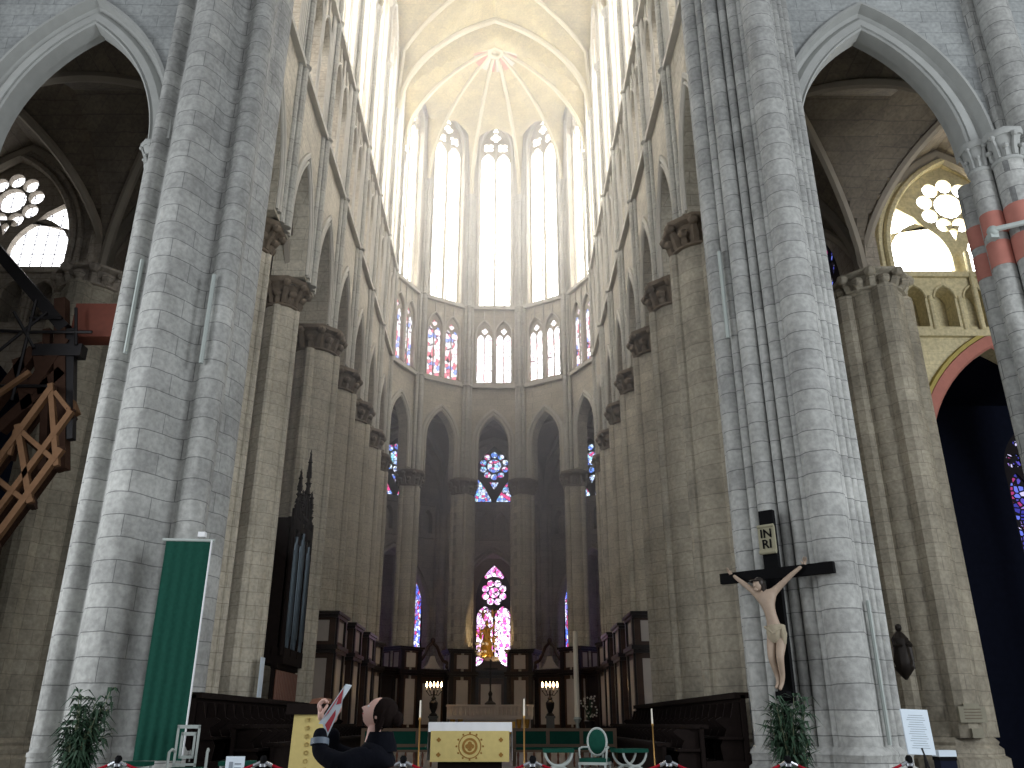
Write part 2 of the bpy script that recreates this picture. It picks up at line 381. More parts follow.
# ------------------------------------------------------------------ apse walls with their windows
def wall_bay(mb, mo, fr, hw, aw, asp, aap, tw, cw, z_top, thick, tri_n=2):
    """one bay of the inner elevation: arcade arch, triforium openings, clerestory opening"""
    # arcade zone
    bottom = [(-hw, ZC)]+[(-aw, ZC)]+[(x, asp+z) for x, z in arc(aw, aap-asp)]+[(aw, ZC), (hw, ZC)]
    outer = bottom+[(hw, z_top), (-hw, z_top)]
    holes = []
    for t in tri_n: holes.append(opening(t, tw, ZTRI+0.45, ZTRI2-1.4, ZTRI2-0.35, 0, 8))
    holes.append(opening(0, cw[0], cw[1], cw[2], cw[3]))
    mb.plate(fr, outer, holes, -thick, 0)
    for d, r in ((0.10, 0.07), (0.30, 0.10)):
        arch_roll(mo, fr, 0, aw, asp, aap, d, 0.03, r, ZC+0.1)
    archivolt(mo, fr, 0, aw, asp, aap, [(0.42, 0.0), (0.42, 0.09), (0.36, 0.12), (0.34, 0.0)], ZC+0.1)
    for z, h, n in ((ZTRI, 0.22, 0.22), (ZTRI+0.2, 0.12, 0.1), (ZCL-0.35, 0.25, 0.24), (ZCL-0.12, 0.1, 0.12)):
        mo.fbox(fr, -hw, hw, z, z+h, 0, n)
    for t in tri_n:
        arch_roll(mo, fr, t, tw, ZTRI2-1.4, ZTRI2-0.35, 0.06, 0.03, 0.07, ZTRI+0.45, 8)
    arch_roll(mo, fr, 0, cw[0], cw[2], cw[3], 0.07, 0.03, 0.09, cw[1])
    mo.tube([fr.p(0, ZTRI+.3, .06), fr.p(0, cw[2]+.2, .06)], .06, 6)
    if hw > 1.98:
        for u in (-1.5, 1.5, -1.7, 1.7): mo.tube([fr.p(u, ZTRI+.2, .05), fr.p(u, cw[2]+1, .05)], .08, 6)
        for u in (-.72, .72): mo.tube([fr.p(u, ZTRI2-.2, .04), fr.p(u, cw[2]-.4, -.2)], .05, 6)

def cap_profile(r, z0, z1, R2): return [(r,z0),(r*1.12,z0+0.03),(r*1.12,z0+0.10),(r*0.98,z0+0.14),(r*1.05,z0+(z1-z0)*0.45),(R2*0.93,z0+(z1-z0)*0.75),(R2,z0+(z1-z0)*0.78)]
def capital(name, x, y, r, z0, z1, R2, mat, parent, leaves=8, seg=16):
    """bell with two tiers of curling leaves under an eight-sided abacus"""
    b = MB(); b.lathe(cap_profile(r, z0, z1, R2*0.9), x, y, seg)
    zt = z0+(z1-z0)*0.78
    b.lathe([(R2,zt),(R2*1.06,zt+0.05),(R2*1.06,z1-0.03),(R2,z1)], x, y, 8, a0=PI/8)
    for tier, (zz, off) in enumerate(((0.42, 0), (0.74, 0.5))):
        for k in range(leaves):
            a = 2*PI*(k+off)/leaves; h = z0+(z1-z0)*zz; rr = r+(R2-r)*(0.35+0.5*tier)
            b.ball((x+rr*math.cos(a)*1.03, y+rr*math.sin(a)*1.03, h), R2*0.17, R2*0.17, R2*0.15, 6, 4)
            b.tube([(x+r*math.cos(a), y+r*math.sin(a), z0+0.12), (x+(r*1.07)*math.cos(a), y+(r*1.07)*math.sin(a), (z0+h)/2), (x+rr*math.cos(a), y+rr*math.sin(a), h)], [R2*0.12, R2*0.13, R2*0.08], 5)
    return b.build(name, mat, parent, sharp=50)

ANG = [-96, -64, -32, 0, 32, 64, 96]
half = RH*math.sin(R(16))
wallmb, mould = MB(), MB()
for a in (-64, -32, 0, 32, 64):
    fr = facet(a, RH*math.cos(R(16))-0.25)
    hw = half-0.05
    wall_bay(wallmb, mould, fr, hw+0.2, 1.02, 19.0, 21.0, 0.55, (1.22, ZCL, 43.0, 45.6), 47.0, 0.7, (-0.68, 0.68))
    gm = M['g_tri_mid'] if abs(a) < 40 and a >= 0 else M['g_tri']
    for t in (-0.68, 0.68):
        window(fr, t, 0.55, ZTRI+0.45, ZTRI2-1.4, ZTRI2-0.35, 'lancet2' , gm, M['stone'], -0.15, 0.12)
    window(fr, 0, 1.22, ZCL, 43.0, 45.6, 'lancet2', M['g_high'], M['stone'], -0.35, 0.2)
struct(wallmb.build('wall_apse', M['stone'], smooth=False)); 
tr = mould.build('trim_apse', M['moulding']); struct(tr)

# ------------------------------------------------------------------ long choir walls
bays = list(zip([18.9]+PY, PY+[CY+RH*math.cos(R(80))]))
for side, nm in ((-1, 'left'), (1, 'right')):
    wm, mo = MB(), MB()
    for i, (y0, y1) in enumerate(bays):
        ym = (y0+y1)/2; hw = (y1-y0)/2
        fr = F(side*(PX-0.55), ym, R(90) if side < 0 else R(-90))
        wall_bay(wm, mo, fr, hw, 1.22, 17.4, ZARC, 0.62, (1.45, ZCL, 42.5, 45.4), 47.0, 1.2, (-0.72, 0.72))
        for t in (-0.72, 0.72): window(fr, t, 0.62, ZTRI+0.45, ZTRI2-1.4, ZTRI2-0.35, 'lancet2', M['g_tri_side'], M['stone'], -0.3, 0.15)
        window(fr, 0, 1.45, ZCL, 42.5, 45.4, 'lancet2', M['g_side'], M['stone'], -0.7, 0.2)
    struct(wm.build('wall_choir_%s' % nm, M['stone'], smooth=False)); struct(mo.build('trim_choir_%s' % nm, M['moulding']))

# ------------------------------------------------------------------ piers and columns
ordn = ['first', 'second', 'third', 'fourth', 'fifth', 'sixth']
SIDE = {-1: 'organ side', 1: 'crucifix side'}
def pier(x, y, face, label, r=0.82, shafts=4, vault=3, base_z=0.45, mat=None, sub=0.2, top=ZSP, capz=(15.45, ZC), r2=1.12, name='pier', capmat=None, vo=0):
    """round pier with engaged shafts, leafy capital, and thin wall shafts that climb from it to the vault"""
    t = thing(name, label, 'pier', (x, y, 0), 0, kind=KP)
    b = MB(); b.cyl(0, 0, r, base_z+0.9, capz[0], 20)
    for k in range(shafts):
        a = face+PI/4*0+2*PI*k/shafts; b.cyl(r*0.97*math.cos(a), r*0.97*math.sin(a), sub, base_z+0.9, capz[0], 10)
    b.build('shaft', mat or M['stone'], t)
    b = MB(); b.lathe([(r*1.45,base_z-0.45),(r*1.45,base_z+0.35),(r*1.32,base_z+0.42),(r*1.32,base_z+0.6),(r*1.2,base_z+0.7),(r*1.24,base_z+0.78),(r*1.1,base_z+0.92)], 0, 0, 8, a0=PI/8)
    b.build('base', mat or M['stone'], t, sharp=30)
    capital('capital', 0, 0, r, capz[0], capz[1], r2, capmat or M['capital'], t)
    if vault:
        d = Vector((math.cos(face), math.sin(face))); s_ = Vector((-d.y, d.x))
        b = MB()
        offs = {3: ((0, 0.62, .15), (-.24, .5, .12), (.24, .5, .12)), 5: ((0, .66, .17), (-.27, .56, .12), (.27, .56, .12), (-.5, .42, .11), (.5, .42, .11))}[vault]
        for o, q, rr in offs:
            p = d*(q+vo)+s_*o; b.cyl(p.x, p.y, rr, capz[1], top, 10)
            b.lathe([(rr,top),(rr*1.3,top+.05),(rr*1.1,top+.1),(rr*1.8,top+.5),(rr*1.9,top+.6)], p.x, p.y, 8)
            for zz in (ZTRI+0.1, ZCL-0.2): b.lathe([(rr,zz-.1),(rr*1.5,zz),(rr,zz+.1)], p.x, p.y, 10)
        b.build('wall_shaft', M['shaft'], t)
    return t
PR_ = {}; CO_ = {}
for side in (-1, 1):
    for i, y in enumerate(PY):
        PR_[(side, i)] = pier(side*(PX if side > 0 or i > 1 else 7.42), y, PI if side > 0 else 0, 'round stone choir pier with leafy capital, %s from the crossing on the %s' % (ordn[i], SIDE[side]),
             r=0.56 if side < 0 and i < 2 else 0.86, sub=.15 if side < 0 and i < 2 else .22, vault=5, vo=.37 if side < 0 and i < 2 else 0, r2=.95 if side < 0 and i < 2 else 1.14, mat=M['ochre_pier'] if side > 0 and i < 2 else None)
HL = ['at the start of the hemicycle', 'second round the hemicycle', 'beside the middle arch of the hemicycle']
for k, a in enumerate(COLA):
    x, y = hp(a, RH); f = math.atan2(CY-y, CX-x)
    j = k if k < 3 else 5-k
    CO_[k] = pier(x, y, f, 'slender round apse column %s, %s' % (HL[j], SIDE[-1 if k < 3 else 1]), r=0.68, vault=3, r2=0.93, sub=0.17, base_z=0.45, name='pier')

# ------------------------------------------------------------------ vaults
def parch(t, stilt=0.0):
    """unit pointed arch height at t in [-1, 1]"""
    t = min(1, abs(t)); k = 0.55; r = 1+k
    z = math.sqrt(max(r*r-(t+k)**2, 0))/math.sqrt(r*r-k*k)
    return z
def vault_cell(mb, rb, P, spring, apex, n=12, rr=0.13, edge_u=None, edge_v=None, stilt_u=0, stilt_v=0, diag=True, trans=(0, 1)):
    """groin vault over the quad P = (p00, p10, p11, p01); u runs p00-p10"""
    H = apex-spring
    def q(u, v):
        a, b = (u+1)/2, (v+1)/2
        return (P[0][0]*(1-a)*(1-b)+P[1][0]*a*(1-b)+P[2][0]*a*b+P[3][0]*(1-a)*b, P[0][1]*(1-a)*(1-b)+P[1][1]*a*(1-b)+P[2][1]*a*b+P[3][1]*(1-a)*b)
    def f(t, s): return s+(1-s)*parch(t) if abs(t) < 1 else 0
    vs = []; g = 2*n
    for i in range(g+1):
        for j in range(g+1):
            u, v = -1+i/n, -1+j/n
            hu = f(u, stilt_u); hv = f(v, stilt_v)
            x, y = q(u, v); vs.append((x, y, spring+H*max(hu, hv)))
    fs = [(i*(g+1)+j, (i+1)*(g+1)+j, (i+1)*(g+1)+j+1, i*(g+1)+j+1) for i in range(g) for j in range(g)]
    mb.add(vs, fs)
    if diag:
        for sg in (1, -1):
            rb.tube([q(t/16, sg*t/16)+(spring+H*max(f(t/16, stilt_u), f(t/16, stilt_v))-rr*0.5,) for t in range(-16, 17)], rr, 6)
    for v in trans:
        v = v*2-1
        rb.tube([q(t/16, v)+(spring+H*max(parch(t/16), 0)-rr*0.6,) for t in range(-16, 17)], rr*1.5, 8)
    return q(0, 0)+(apex,)
# high vault of the choir
vm, vr = MB(), MB()
xb = PX-0.5
yb = [18.9, 27.4, 35.7, 44.4]
for y0, y1 in zip(yb, yb[1:]):
    vault_cell(vm, vr, [(-xb, y0), (xb, y0), (xb, y1), (-xb, y1)], ZSP, ZTOP+0.2, rr=0.15, stilt_v=0.5, trans=(0, 1))
# radiating vault of the apse: a web over each window between ribs that meet at the boss
KX, KY = 0, 46.9; YE = CY+RH*math.cos(R(80))-0.3
nr = 16
pts = [(-xb, yb[-1]), (-xb, YE)]+[hp(a, RH-0.35) for a in COLA[1:-1]]+[(xb, YE), (xb, yb[-1])]
def ribz(t): return ZSP+(ZTOP-ZSP)*parch(t)
for k in range(len(pts)-1):
    A, B = Vector(pts[k]), Vector(pts[k+1]); K = Vector((KX, KY)); g = 10
    vs = []
    for i in range(nr+1):
        t = i/nr
        for j in range(g+1):
            s = -1+2*j/g
            p = K+((A*(1-(s+1)/2)+B*((s+1)/2))-K)*t
            wz = (ZSP+5.2+2.5*parch(s)) if abs(s) < 1 else ZSP
            z = max(ribz(t), ribz(t)+(wz-ribz(t))*t**3 if wz > ribz(t) else 0)
            vs.append((p.x, p.y, z))
    vm.add(vs, [(i*(g+1)+j, (i+1)*(g+1)+j, (i+1)*(g+1)+j+1, i*(g+1)+j+1) for i in range(nr) for j in range(g)])
# front web, from the boss to the transverse arch
g = 24; vs = []
for i in range(nr+1):
    t = i/nr
    for j in range(g+1):
        s = -1+2*j/g; P0 = K+(Vector((xb*s, yb[-1]))-K)*t
        wz = ZSP+(ZTOP+0.2-ZSP)*parch(s); vs.append((P0.x, P0.y, max(ribz(t), ribz(t)+(wz-ribz(t))*t)))
vm.add(vs, [(i*(g+1)+j, (i+1)*(g+1)+j, (i+1)*(g+1)+j+1, i*(g+1)+j+1) for i in range(nr) for j in range(g)])
for p in pts:
    vr.tube([(KX+(p[0]-KX)*t/16, KY+(p[1]-KY)*t/16, ribz(t/16)-0.08) for t in range(17)], 0.15, 6)
struct(vm.build('ceiling', M['vault'])); struct(vr.build('trim_vault_ribs', M['rib']))
boss = thing('vault_boss', 'carved ring boss where the apse vault ribs meet', 'boss', (KX, KY, ZTOP-0.35), kind=KP)
b = MB(); ring = [(0.42*math.cos(2*PI*i/24), 0.42*math.sin(2*PI*i/24), 0) for i in range(24)]
b.tube(ring, 0.2, 8, closed=True); b.build('ring', M['rib'], boss)
wedge_mats = [M['pink'], plain('pale_grey_paint_on_vault', hx(190,186,176), .85)]
for i in range(16):
    a0, a1 = 2*PI*(i+.12)/16, 2*PI*(i+.88)/16; b = MB()
    zc = lambda r: ribz(min(1, r/7))-(ZTOP-0.35)-0.12
    vs = [(r*math.cos(a), r*math.sin(a), zc(r)+dz) for dz in (0, .06) for r, a in ((.55, a0), (1.55, a0), (1.55, a1), (.55, a1))]
    b.add(vs, [(0,3,2,1),(4,5,6,7),(0,1,5,4),(1,2,6,5),(2,3,7,6),(3,0,4,7)]); b.build('painted_wedge', wedge_mats[i%2], boss, smooth=False)

# ------------------------------------------------------------------ aisles and ambulatory
AX = 14.0; ABY = [18.9, 26.9, 35.1, 43.3]
av, ar = MB(), MB()
for side in (-1, 1):
    x0, x1 = (PX*side, AX*side)
    for y0, y1 in zip(ABY, ABY[1:]):
        P = [(min(x0,x1), y0), (max(x0,x1), y0), (max(x0,x1), y1), (min(x0,x1), y1)]
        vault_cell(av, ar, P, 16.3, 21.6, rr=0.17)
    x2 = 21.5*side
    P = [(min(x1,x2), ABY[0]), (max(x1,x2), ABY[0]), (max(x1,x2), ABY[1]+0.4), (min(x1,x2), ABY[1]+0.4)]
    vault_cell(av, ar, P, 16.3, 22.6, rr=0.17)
RO = 13.6
ring_a = [-112, -80, -48, -16, 16, 48, 80, 112]
for a0, a1 in zip(ring_a, ring_a[1:]):
    pin = lambda a: hp(a, RH) if abs(a) <= 80 else (math.copysign(PX, a), 43.3)
    pout = lambda a: hp(a, RO) if abs(a) <= 80 else (math.copysign(AX, a), 43.3)
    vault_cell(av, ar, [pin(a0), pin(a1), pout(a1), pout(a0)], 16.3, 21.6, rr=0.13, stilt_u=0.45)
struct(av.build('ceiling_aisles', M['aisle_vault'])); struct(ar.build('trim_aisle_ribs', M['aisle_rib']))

# outer wall of the ambulatory with chapel arches, blind triforium and upper windows
am, amo = MB(), MB(); ho = RO*math.tan(R(16))
for a in (-96, -64, -32, 0, 32, 64, 96):
    fr = facet(a, RO*math.cos(R(16)))
    hw = RO*math.sin(R(16))+0.02
    outer = [(-hw, 0), (-2.75, 0)]+[(x, 8.4+z) for x, z in arc(2.75, 4.5)]+[(2.75, 0), (hw, 0), (hw, 22), (-hw, 22)]
    holes = [opening(0, 1.8, 16.6, 17.4, 21.0)]
    tri = [(-2.6+1.04*i) for i in range(6)]
    holes += [opening(t, 0.36, 14.2, 15.3, 15.9, 0, 5) for t in tri]
    am.plate(fr, outer, holes, -0.6, 0)
    am.fbox(fr, -hw, hw, 13.9, 16.2, -0.9, -0.62)
    amo.fbox(fr, -hw, hw, 13.8, 14.0, 0, 0.15); amo.fbox(fr, -hw, hw, 16.15, 16.35, 0, 0.15)
    for t in tri[:-1]: amo.tube([fr.p(t+0.52, 14.0, -0.05), fr.p(t+0.52, 15.4, -0.05)], 0.09, 6)
    arch_roll(amo, fr, 0, 2.75, 8.4, 12.9, 0.1, 0.03, 0.12, 0.5)
    arch_roll(amo, fr, 0, 2.75, 8.4, 12.9, 0.38, 0.03, 0.1, 0.5)
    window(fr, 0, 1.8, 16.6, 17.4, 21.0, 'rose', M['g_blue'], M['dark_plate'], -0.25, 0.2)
    if abs(a) in (32, 64):
        for sg in (-1, 1):
            q0 = fr.p(sg*2.88, 0, -1.75); window(F(q0[0], q0[1], fr.a-sg*PI/2), 0, .75, 4.6, 10.2, 12.2, 'single', M['g_strip'], M['dark_plate'], 0.06, 0.1)
    # radiating chapel behind the arch: side walls, dark vault, tall window
    for sg in (-1, 1): am.fbox(fr, sg*3.05-0.15, sg*3.05+0.15, 0, 14, -6.6, -0.5)
    am.fbox(fr, -3.2, 3.2, 13.6, 14.1, -6.8, -0.5)
    f2 = facet(a, RO*math.cos(R(16))+6.3)
    am.plate(f2, [(-3.2, 0), (3.2, 0), (3.2, 14), (-3.2, 14)], [opening(0, 1.42, 4.6, 10.4, 13.2)], -0.4, 0)
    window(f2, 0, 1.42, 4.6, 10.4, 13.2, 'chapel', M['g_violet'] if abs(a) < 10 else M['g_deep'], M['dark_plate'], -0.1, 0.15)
for a in (-80, -48, -16, 16, 48, 80):
    x, y = hp(a, RO-0.25); amo.cyl(x, y, 0.32, 0, 16.3, 12); amo.lathe([(0.34, 15.6), (0.55, 16.1), (0.6, 16.3)], x, y, 8)
    f = math.atan2(CY-y, CX-x); 
    for sg in (-1, 1): amo.cyl(x+0.4*sg*math.sin(f), y-0.4*sg*math.cos(f), 0.16, 0, 16.3, 8)
struct(am.build('wall_ambulatory', M['dark_stone'], smooth=False)); struct(amo.build('trim_ambulatory', M['dark_stone']))

# outer aisle walls
for side, nm in ((-1, 'left'), (1, 'right')):
    wm = MB(); fr = F(side*AX, 35.1, R(90) if side < 0 else R(-90))
    outer = [(-8.2, 0), (8.2, 0), (8.2, 22), (-8.2, 22)]
    hs = [opening(t, 2.0, 15.4, 17.6, 20.9) for t in (-4.1, 4.1)]
    wm.plate(fr, outer, hs, -0.6, 0)
    for t in (-4.1, 4.1): window(fr, t, 2.0, 15.4, 17.6, 20.9, 'rose', M['g_deep'], M['dark_plate'], -0.2, 0.2)
    struct(wm.build('wall_aisle_%s' % nm, M['dark_stone'], smooth=False))
    # end wall of the outer aisle: big window, blind triforium, chapel arch below
    cw = 18.05 if side > 0 else -18.35
    fr = F(0, 27.3, 0); wm = MB()
    x0, x1 = sorted((side*14.2, side*22.2))
    cc = side*18.2
    outer = [(x0, 0), (cc-2.9, 0)]+[(cc+x, 9.3+z) for x, z in arc(2.9, 4.8)]+[(cc+2.9, 0), (x1, 0), (x1, 24), (x0, 24)]
    holes = [opening(cw, 2.75, 17.25, 18.0, 22.1)]+[opening(cw-3.3+1.1*i, 0.36, 14.95, 16.1, 16.6, 0, 5) for i in range(7)]
    wm.plate(fr, outer, holes, -0.7, 0)
    wm.fbox(fr, x0, x1, 14.6, 17.0, -1.1, -0.72)
    mat = M['cream'] if side > 0 else M['dark_stone']
    struct(wm.build('wall_chapel_%s' % nm, mat, smooth=False))
    mo = MB(); mo.fbox(fr, x0, x1, 14.5, 14.75, 0, 0.18); mo.fbox(fr, x0, x1, 16.95, 17.15, 0, 0.15)
    for i in range(8): mo.tube([fr.p(cw-3.85+1.1*i, 14.75, 0.0), fr.p(cw-3.85+1.1*i, 16.2, 0.0)], 0.1, 8)
    for i in range(7): arch_roll(mo, fr, cw-3.3+1.1*i, 0.36, 16.1, 16.6, 0.05, 0.02, 0.05, None, 5)
    mo.tube([fr.p(cw, 14.75, 0.12), fr.p(cw, 18.0, 0.12)], 0.1, 8)
    arch_roll(mo, fr, cw, 2.75, 18.0, 22.1, 0.12, 0.05, 0.14, 17.2); arch_roll(mo, fr, cw, 2.75, 18.0, 22.1, 0.42, 0.05, 0.12, 17.2)
    struct(mo.build('trim_chapel_%s' % nm, M['cream'] if side > 0 else M['dark_stone']))
    if side > 0:
        mo = MB(); archivolt(mo, fr, cc, 2.9, 9.3, 14.1, [(-0.02, 0.02), (0.05, 0.12), (0.42, 0.14), (0.44, 0.02)]); struct(mo.build('trim_painted_arch', M['pink']))
        mo = MB(); archivolt(mo, fr, cc, 2.9, 9.3, 14.1, [(0.44, 0.02), (0.45, 0.16), (0.58, 0.18), (0.62, 0.02)]); struct(mo.build('trim_yellow_arch', M['ochre_paint']))
    window(fr, cw, 2.75, 17.25, 18.0, 22.1, 'rose', M['g_glare'] if side > 0 else M['g_clear'], M['cream'] if side > 0 else M['dark_stone'], -0.3, 0.3)
    # the chapel room beyond
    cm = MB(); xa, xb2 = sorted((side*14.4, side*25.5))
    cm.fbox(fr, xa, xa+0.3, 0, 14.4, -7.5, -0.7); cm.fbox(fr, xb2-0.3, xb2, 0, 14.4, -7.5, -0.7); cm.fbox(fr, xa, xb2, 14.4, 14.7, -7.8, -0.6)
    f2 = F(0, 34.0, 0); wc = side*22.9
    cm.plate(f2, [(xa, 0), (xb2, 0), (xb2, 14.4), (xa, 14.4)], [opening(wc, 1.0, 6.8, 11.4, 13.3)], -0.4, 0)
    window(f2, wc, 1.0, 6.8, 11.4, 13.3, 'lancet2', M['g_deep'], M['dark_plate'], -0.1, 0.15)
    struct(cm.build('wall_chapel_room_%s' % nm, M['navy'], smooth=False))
    # outermost wall of the outer aisle
    struct(MB().box(*sorted((side*21.6, side*22.2)), 18.9, 27.4, 0, 24).build('wall_outer_%s' % nm, M['dark_stone'] if side < 0 else M['cream'], smooth=False))
    # pier between the two aisles
    pier(side*13.9, 26.6, 0, 'massive pier between the aisles, seen through the %s transept arch' % ('scaffolded' if side < 0 else 'red-banded'), r=1.0, sub=0.42, vault=0, base_z=0.3, mat=M['ochre_pier'], r2=1.28, capz=(15.6, 16.35), name='aisle_pier', capmat=M['ochre_pier'] if side > 0 else M['dark_stone'])

# ------------------------------------------------------------------ transept wall with its tall aisle arches
for side, nm in ((-1, 'left'), (1, 'right')):
    fr = F(0, 18.0, 0); wm, mo = MB(), MB()
    ac = side*10.8; ac2 = side*17.3; aw, sp, ap = (2.2 if side > 0 else 2.1), 15.7, 19.8
    D0 = 0.56
    def arch_pts(c): return [(c+x, sp+z) for x, z in arc(aw, ap-sp, D0)]
    cs = sorted((ac, ac2)) if side > 0 else [ac]; xe0, xe1 = sorted((side*8.0, side*19.8))
    outer = [(xe0, sp)]
    for c in cs: outer += arch_pts(c)
    outer += [(xe1, sp), (xe1, 34), (xe0, 34)]
    wm.plate(fr, outer, [], -1.2, 0)
    if side < 0: wm.fbox(fr, -20.8, -15.2, 0, sp+.02, -1.2, 0)  # unseen infill added for a second arch, blocks side light into the aisle
    struct(wm.build('wall_transept_%s' % nm, M['wall'], smooth=False))
    for c in cs:
        archivolt(mo, fr, c, aw, sp, ap, [(D0+0.12, 0.0), (D0+0.12, 0.10), (D0+0.03, 0.12), (D0, 0.0), (D0-0.03, -0.16), (0.44, -0.24), (0.36, -0.16), (0.30, -0.12), (0.12, -0.12), (0.10, -0.17), (0.06, -0.17), (0.04, -0.12), (0.0, -0.16), (-0.02, -0.5), (-0.02, -0.56), (0.03, -0.6), (0.03, -0.8)], sp-0.02)
    struct(mo.build('trim_transept_arch_%s' % nm, M['cool_moulding'], sharp=25))
    # flat jamb beside the crossing pier
    jm = MB(); x0, x1 = sorted((side*8.3, side*(10.8-aw-0.03))); jm.box(x0, x1, 18.3, 19.4, 0, sp+0.1)
    struct(jm.build('wall_jamb_%s' % nm, M['pier'], smooth=False))

# ------------------------------------------------------------------ crossing piers
def catmull(P, n=8):
    out = []
    for i in range(len(P)-1):
        p0 = P[max(i-1,0)]; p1 = P[i]; p2 = P[i+1]; p3 = P[min(i+2,len(P)-1)]
        for k in range(n):
            t = k/n
            out.append(tuple(0.5*((2*p1[d])+(-p0[d]+p2[d])*t+(2*p0[d]-5*p1[d]+4*p2[d]-p3[d])*t*t+(-p0[d]+3*p1[d]-3*p2[d]+p3[d])*t**3) for d in (0,1)))
    out.append(P[-1]); return out
LP = thing('crossing_pier', 'huge crossing pier with undulating faces, hung with the green banner', 'pier', (-7.5, 19.0, 0), kind=KP)
wave = catmull([(-8.45,18.3),(-8.45,17.88),(-8.3,17.76),(-8.14,17.82),(-8.0,17.95),(-7.85,17.7),(-7.55,17.2),(-7.1,17.08),(-6.8,17.45),(-6.62,17.85),(-6.42,17.95),(-6.2,17.75),(-5.95,17.72),(-5.78,18.0),(-5.85,18.4),(-5.98,18.75),(-5.82,19.15),(-5.8,19.6),(-6.05,20.0),(-6.3,20.5),(-6.35,20.9)], 6)
outl = [(x+7.5, y-19) for x, y in wave]+[(0.8, 2.2), (-.95, 2.2)]
MB().prism(outl, 1.15, 40).build('shaft', M['pier'], LP, sharp=50)
big = [((x)*1.04, (y)*1.04) for x, y in outl]
b = MB(); b.prism([(x*1.09, y*1.07) for x, y in outl], 0, 0.75); b.prism(big, 0.75, 1.0); b.prism([(x*1.06,y*1.05) for x,y in outl], 0.98, 1.06); b.prism(big, 1.06, 1.16, top=outl)
b.build('base', M['pier'], LP, sharp=30)
RP = thing('crossing_pier', 'huge crossing pier of bundled round shafts behind the crucifix', 'pier', (7.5, 19.0, 0), kind=KP)
shf = [(6.62,20.6,.22),(6.52,20.1,.14),(6.42,19.6,.2),(6.32,19.15,.12),(6.17,18.75,.25),(6.34,18.42,.12),(6.55,18.12,.22),(6.82,17.9,.11),(7.05,17.72,.16),(7.2,17.55,.09),(7.58,17.42,.40),(7.98,17.5,.10),(8.14,17.62,.14),(8.34,17.72,.10),(8.5,17.86,.15)]
b = MB(); core = [(6.7,21.2),(6.4,19.3),(6.3,18.75),(7.3,17.62),(7.9,17.55),(8.5,17.85),(8.64,18.1),(8.64,21.2)]
core = [(x-7.5, y-19) for x, y in core]; b.prism(core, 1.15, 40)
for x, y, r in shf: b.cyl(x-7.5, y-19, r, 1.15, 40, 16)
b.build('shaft', M['pier'], RP, sharp=50)
b = MB()
for x, y, r in shf:
    b.lathe([(r+.16,0),(r+.16,.78),(r+.09,.82),(r+.09,.98),(r+.12,1.03),(r+.10,1.08),(r+.01,1.17)], x-7.5, y-19, 10)
b.prism([(x*1.06,y*1.06) for x,y in core], 0, 1.0); b.prism([(x*1.14,y*1.12) for x,y in core], 0, 0.6)
b.build('base', M['pier'], RP, sharp=30)

# ------------------------------------------------------------------ more materials
M['green_cloth'] = plain('green_banner_cloth', hx(24,68,57), 0.95, noise=0.25, scale=14, bump=0.2)
M['green_velvet'] = plain('green_upholstery', hx(22,70,58), 0.9, noise=0.2, scale=12)
M['oak'] = plain('dark_oak', hx(28,21,19), 0.85, noise=0.35, scale=7, bump=0.2)
M['brown_wood'] = plain('red_brown_wood', hx(108,66,46), 0.6, noise=0.3, scale=9)
M['timber'] = plain('shoring_timber', hx(122,92,68), 0.8, noise=0.3, scale=6, bump=0.2)
M['old_timber'] = plain('old_brown_timber', hx(70,50,40), 0.8, noise=0.3, scale=6)
M['steel'] = plain('dark_steel', hx(34,32,34), 0.5, 0.4)
M['rust'] = plain('rust_red_steel', hx(112,56,40), 0.7, noise=0.25)
M['marble'] = plain('brown_marble', hx(70,50,40), 0.35, noise=0.5, scale=4)
M['dark_marble'] = plain('black_marble', hx(36,30,30), 0.35, noise=0.4, scale=4)
M['white_marble'] = plain('white_marble_panel', hx(186,176,166), 0.5, noise=0.12, scale=2)
M['gold'] = plain('gilding', hx(196,150,72), 0.35, 0.75, noise=0.2)
M['altar_gold'] = plain('gold_altar_cloth', hx(206,188,124), 0.8, noise=0.12, scale=9)
M['brocade'] = plain('brown_embroidery', hx(150,112,58), 0.8, noise=0.2)
M['linen'] = plain('white_linen', hx(226,228,230), 0.85, noise=0.04)
M['paper'] = plain('white_paper', hx(214,226,236), 0.8, noise=0.02)
M['ink'] = plain('grey_print', hx(140,150,160), 0.8)
M['black'] = plain('black_paint', hx(12,12,14), 0.85)
M['pale_paint'] = plain('pale_grey_paint', hx(168,176,172), 0.6, noise=0.08)
M['rope'] = plain('crimson_rope', hx(150,24,40), 0.8)
M['chrome'] = plain('chrome', hx(180,184,190), 0.25, 0.9)
M['brass'] = plain('brass', hx(170,132,76), 0.35, 0.7)
M['wax'] = plain('candle_wax', hx(236,230,214), 0.6, noise=0.03)
M['skin'] = plain('skin', hx(226,184,170), 0.6, noise=0.06)
M['hair'] = plain('dark_brown_hair', hx(26,18,16), 0.9, noise=0.4, scale=40)
M['coat'] = plain('navy_coat', hx(12,14,22), 0.95, noise=0.2, scale=20, bump=0.2)
M['grey_band'] = plain('grey_reflective_band', hx(96,108,122), 0.6)
M['trousers'] = plain('dark_trousers', hx(26,26,32), 0.9)
M['corpus'] = plain('painted_wood_flesh', hx(166,146,128), 0.6, noise=0.2, scale=9)
M['loincloth'] = plain('loincloth', hx(160,150,130), 0.8, noise=0.15, scale=12)
M['pipe'] = plain('organ_pipe_tin', hx(92,104,112), 0.35, 0.6)
M['leaf'] = plain('palm_leaf_green', hx(46,72,52), 0.6, noise=0.35, scale=8)
M['stem'] = plain('cane_stem', hx(104,112,84), 0.6)
M['pot'] = plain('plant_pot', hx(70,66,62), 0.7)
M['bronze'] = plain('dark_bronze', hx(44,38,34), 0.5, 0.4)
